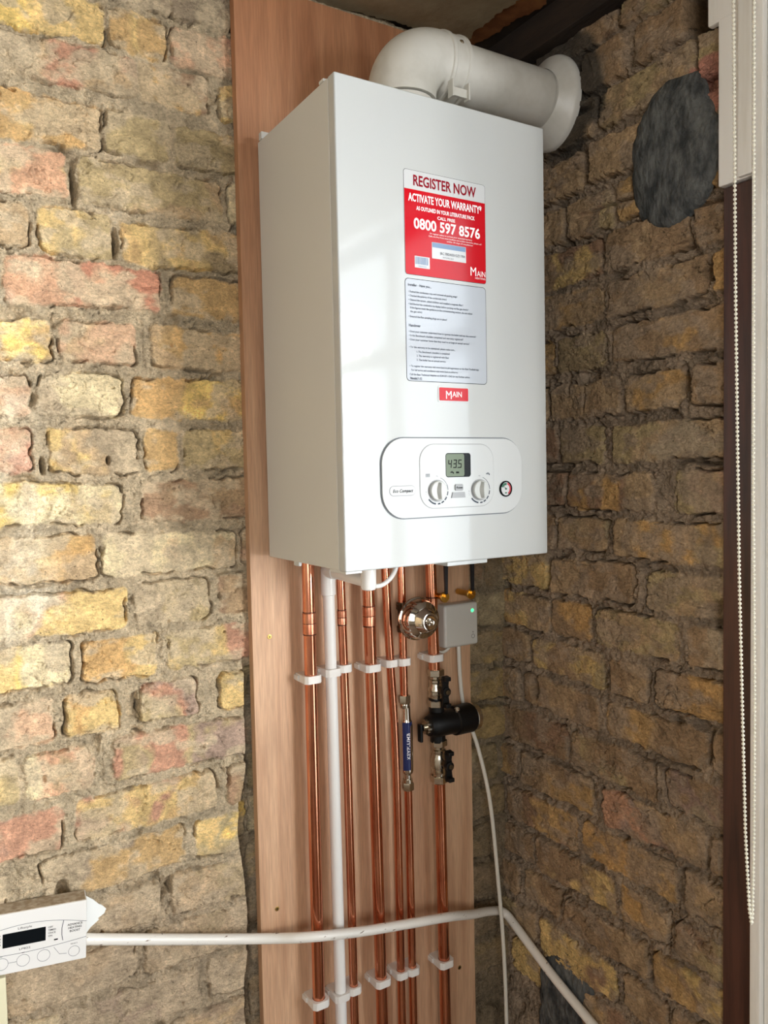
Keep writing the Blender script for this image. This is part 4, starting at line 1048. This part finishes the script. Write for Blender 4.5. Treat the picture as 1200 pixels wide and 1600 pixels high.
linepath([(-.0335, .0350), (-.0350, .0440), (-.0350, .0540), (-.0325, .0660)], .0009); linepath([(-.1395, .0650), (-.1375, .0540), (-.1375, .0440), (-.1395, .0330)], .0009)
for cx, cz, r_ in ((-.1170, .0165, .0090), (-.0880, .0165, .0090), (-.0600, .0175, .0090), (-.0175, .0150, .0080)):
    b.ring(circ(r_, 28), circ(r_-.0004, 28), (cx, Yq, cz), *E, (0, -.0002, 0))
linepath([(-.046, .027), (-.038, .015), (-.028, .014)], .0004); linepath([(-.108, .0165), (-.097, .0165)], .0004)
b.build('printed_lines', M['grey_ink'], pr, smooth=0)
b = MB(); K = dict(o=(0, Yq, 0))
text_into(b, 'Lifestyle', -.0860, .0660, .0034, .0190, **K); text_into(b, 'LP822', -.0860, .0345, .0030, .0150, **K)
for i, s_ in enumerate(('OFF', 'TIMED', 'ONCE', 'ON')):
    text_into(b, s_, -.0540, .0590-.0044*i, .0026, align='L', bold=.01, **K)
b.build('lettering', M['black_ink'], pr, smooth=0); b = MB()
for i, s_ in enumerate(('OFF', 'TIMED', 'ONCE', 'ON')): text_into(b, s_, -.1185, .0590-.0044*i, .0026, align='R', bold=.01, **K)
b.build('left_lettering', M['black_ink'], pr, smooth=0); b = MB()
for i, s_ in enumerate(('ADVANCE', 'HEATING', 'BOOST')): text_into(b, s_, -.0165, .0570-.0050*i, .0032, bold=.012, **K)
b.build('right_lettering', M['black_ink'], pr, smooth=0); b = MB()
text_into(b, 'SELECT', -.0175, .0270, .0018, .0100, **K); text_into(b, '+', -.0600, .0290, .0026, **K); text_into(b, 'SET', -.0880, .0280, .0018, **K); text_into(b, 'SET', -.1170, .0280, .0018, **K)
b.build('lettering', M['black_ink'], pr, smooth=0); b = MB()
b.box(-.0460, -.0405, Yq-.0004, Yq, .0375, .0395); b.build('indicator', M['black_ink'], pr, smooth=0); b = MB(); b.box(-.1330, -.1275, Yq-.0004, Yq, .0375, .0395)
b.build('indicator', M['black_ink'], pr, smooth=0)
pr.location = (-.3225, -.0120, -.5910); pr.rotation_euler = (0, R(2.9), R(-7.0))
for c_ in pr.children: c_.location = (0, 0, 0)

b = MB(); P = [(-.020, .016), (.001, .016), (.0085, .010), (.012, .0065), (.019, -.002), (.0235, -.0050), (.0300, -.0130), (.0270, -.0195), (.017, -.0245), (.0185, -.0270), (.011, -.0320), (.006, -.0350), (-.004, -.046), (-.020, -.050)]
b.prism(P, (-.3185, -.014, -.5265), (1, 0, 0), (0, 0, 1), (0, -.0014, 0))
tag(b.build('torn_paper', M['paper'], smooth=0), 'torn scrap of white paper sticking out behind the right of the programmer', 'paper scrap')
b = MB(); b.box(-.490, -.4365, -.030, -.002, FLOOR+.001, -.590, .003)
tag(b.build('painted_batten', M['cream_paint']), 'cream-painted upright batten directly below the programmer', 'batten')


# ------------------------------------------------------------------ cement patches on the right wall
def patch(name, label, cy_, cz_, poly, seed, th):
    """domed blob trowelled on the wall: outline given as (angle deg, radius) around its centre"""
    n_a, n_r = 120, 28; A_ = np.radians([p[0] for p in poly]+[poly[0][0]+360]); Rr = np.array([p[1] for p in poly]+[poly[0][1]])
    bm = bmesh.new(); V_ = []; rs = np.random.RandomState(seed)
    for i in range(n_a):
        a = 2*PI*i/n_a; aa = a if a >= A_[0] else a+2*PI; r_ = np.interp(aa, A_, Rr)*(1+.05*float(fbm(np.array([math.cos(a)*1.0+5.]), np.array([math.sin(a)*1.0+5.]), 7, 3, seed)[0])*2)
        row = []
        for j in range(1, n_r+1):
            t = j/n_r; yy = cy_+r_*t*math.cos(a); zz = cz_+r_*t*math.sin(a)
            f_ = float(fbm(np.array([yy]), np.array([zz]), 30, 4, seed)[0])
            hh = th*(1-t**5)+.0035*f_+.002*math.sin(a*2)*t if j < n_r else -.006
            row.append(bm.verts.new((XW-hh, yy, zz)))
        V_.append(row)
    c_ = bm.verts.new((XW-th, cy_, cz_))
    for i in range(n_a):
        k = (i+1) % n_a; bm.faces.new((c_, V_[i][0], V_[k][0]))
        for j in range(n_r-1): bm.faces.new((V_[i][j], V_[i][j+1], V_[k][j+1], V_[k][j]))
    mb = MB(); mb.bm.free(); mb.bm = bm
    return tag(mb.build(name, M['cement'], smooth=60), label, 'cement patch')


patch('cement_patch', 'large dark grey oval cement patch on the right brick wall beside the window casing', -.445, .640,
      [(0, .088), (30, .098), (55, .108), (85, .122), (110, .118), (130, .086), (150, .080), (175, .088), (205, .086), (235, .098), (262, .112), (285, .118), (310, .112), (335, .096)], 3, .012)
patch('cement_patch', 'dark grey cement patch low on the right brick wall, under the painted pipe', -.185, -.955,
      [(0, .080), (30, .090), (60, .125), (85, .150), (105, .150), (125, .115), (150, .100), (200, .090), (270, .120), (320, .105)], 8, .0045)

# ------------------------------------------------------------------ blind chain
bc = empty('blind_chain', 'long white bead chain loop hanging beside the window', 'blind chain', (.49, -.60, .85))
def strand(P):
    P = [Vector(p) for p in P]; out = []; d = 0; step = .0062
    L_ = [0]
    for a, c_ in zip(P, P[1:]): L_.append(L_[-1]+(c_-a).length)
    t = 0; i = 0
    while t < L_[-1]:
        while L_[i+1] < t: i += 1
        out.append(P[i].lerp(P[i+1], (t-L_[i])/(L_[i+1]-L_[i]))); t += step
    return out
def beads(P, r, cord):
    b = MB(); pts = strand(P)
    base = bmesh.new(); bmesh.ops.create_icosphere(base, subdivisions=2, radius=r); vs_ = [v.co.copy() for v in base.verts]; fs_ = [[v.index for v in f.verts] for f in base.faces]; base.free()
    for p in pts:
        nv = [b.bm.verts.new(p+v) for v in vs_]
        for f in fs_: b.bm.faces.new([nv[k] for k in f])
    b.tube(P, cord, 8, smooth=False); return b
S1 = [(.490, -.5803, CEIL-.02), (.490, -.5808, .794), (.490, -.5850, .38), (.490, -.5916, -.018), (.490, -.5968, -.204), (.490, -.6023, -.392), (.490, -.6090, -.505), (.4915, -.6117, -.527)]
S2 = [(.498, -.6070, CEIL-.02), (.498, -.6070, .77), (.498, -.6080, .10), (.498, -.6110, -.20), (.496, -.6118, -.40), (.493, -.6120, -.515), (.4915, -.6117, -.527)]
beads(S1, .0026, .0007).build('front_strand', M['bead'], bc); beads(S2, .0024, .0007).build('back_strand', M['bead'], bc)
b = MB(); b.tube([(.490, -.5803, CEIL-.025), (.491, -.586, CEIL-.012), (.495, -.600, CEIL-.010), (.498, -.607, CEIL-.022)], .0022, 10); b.build('guide', M['white_plastic'], bc)
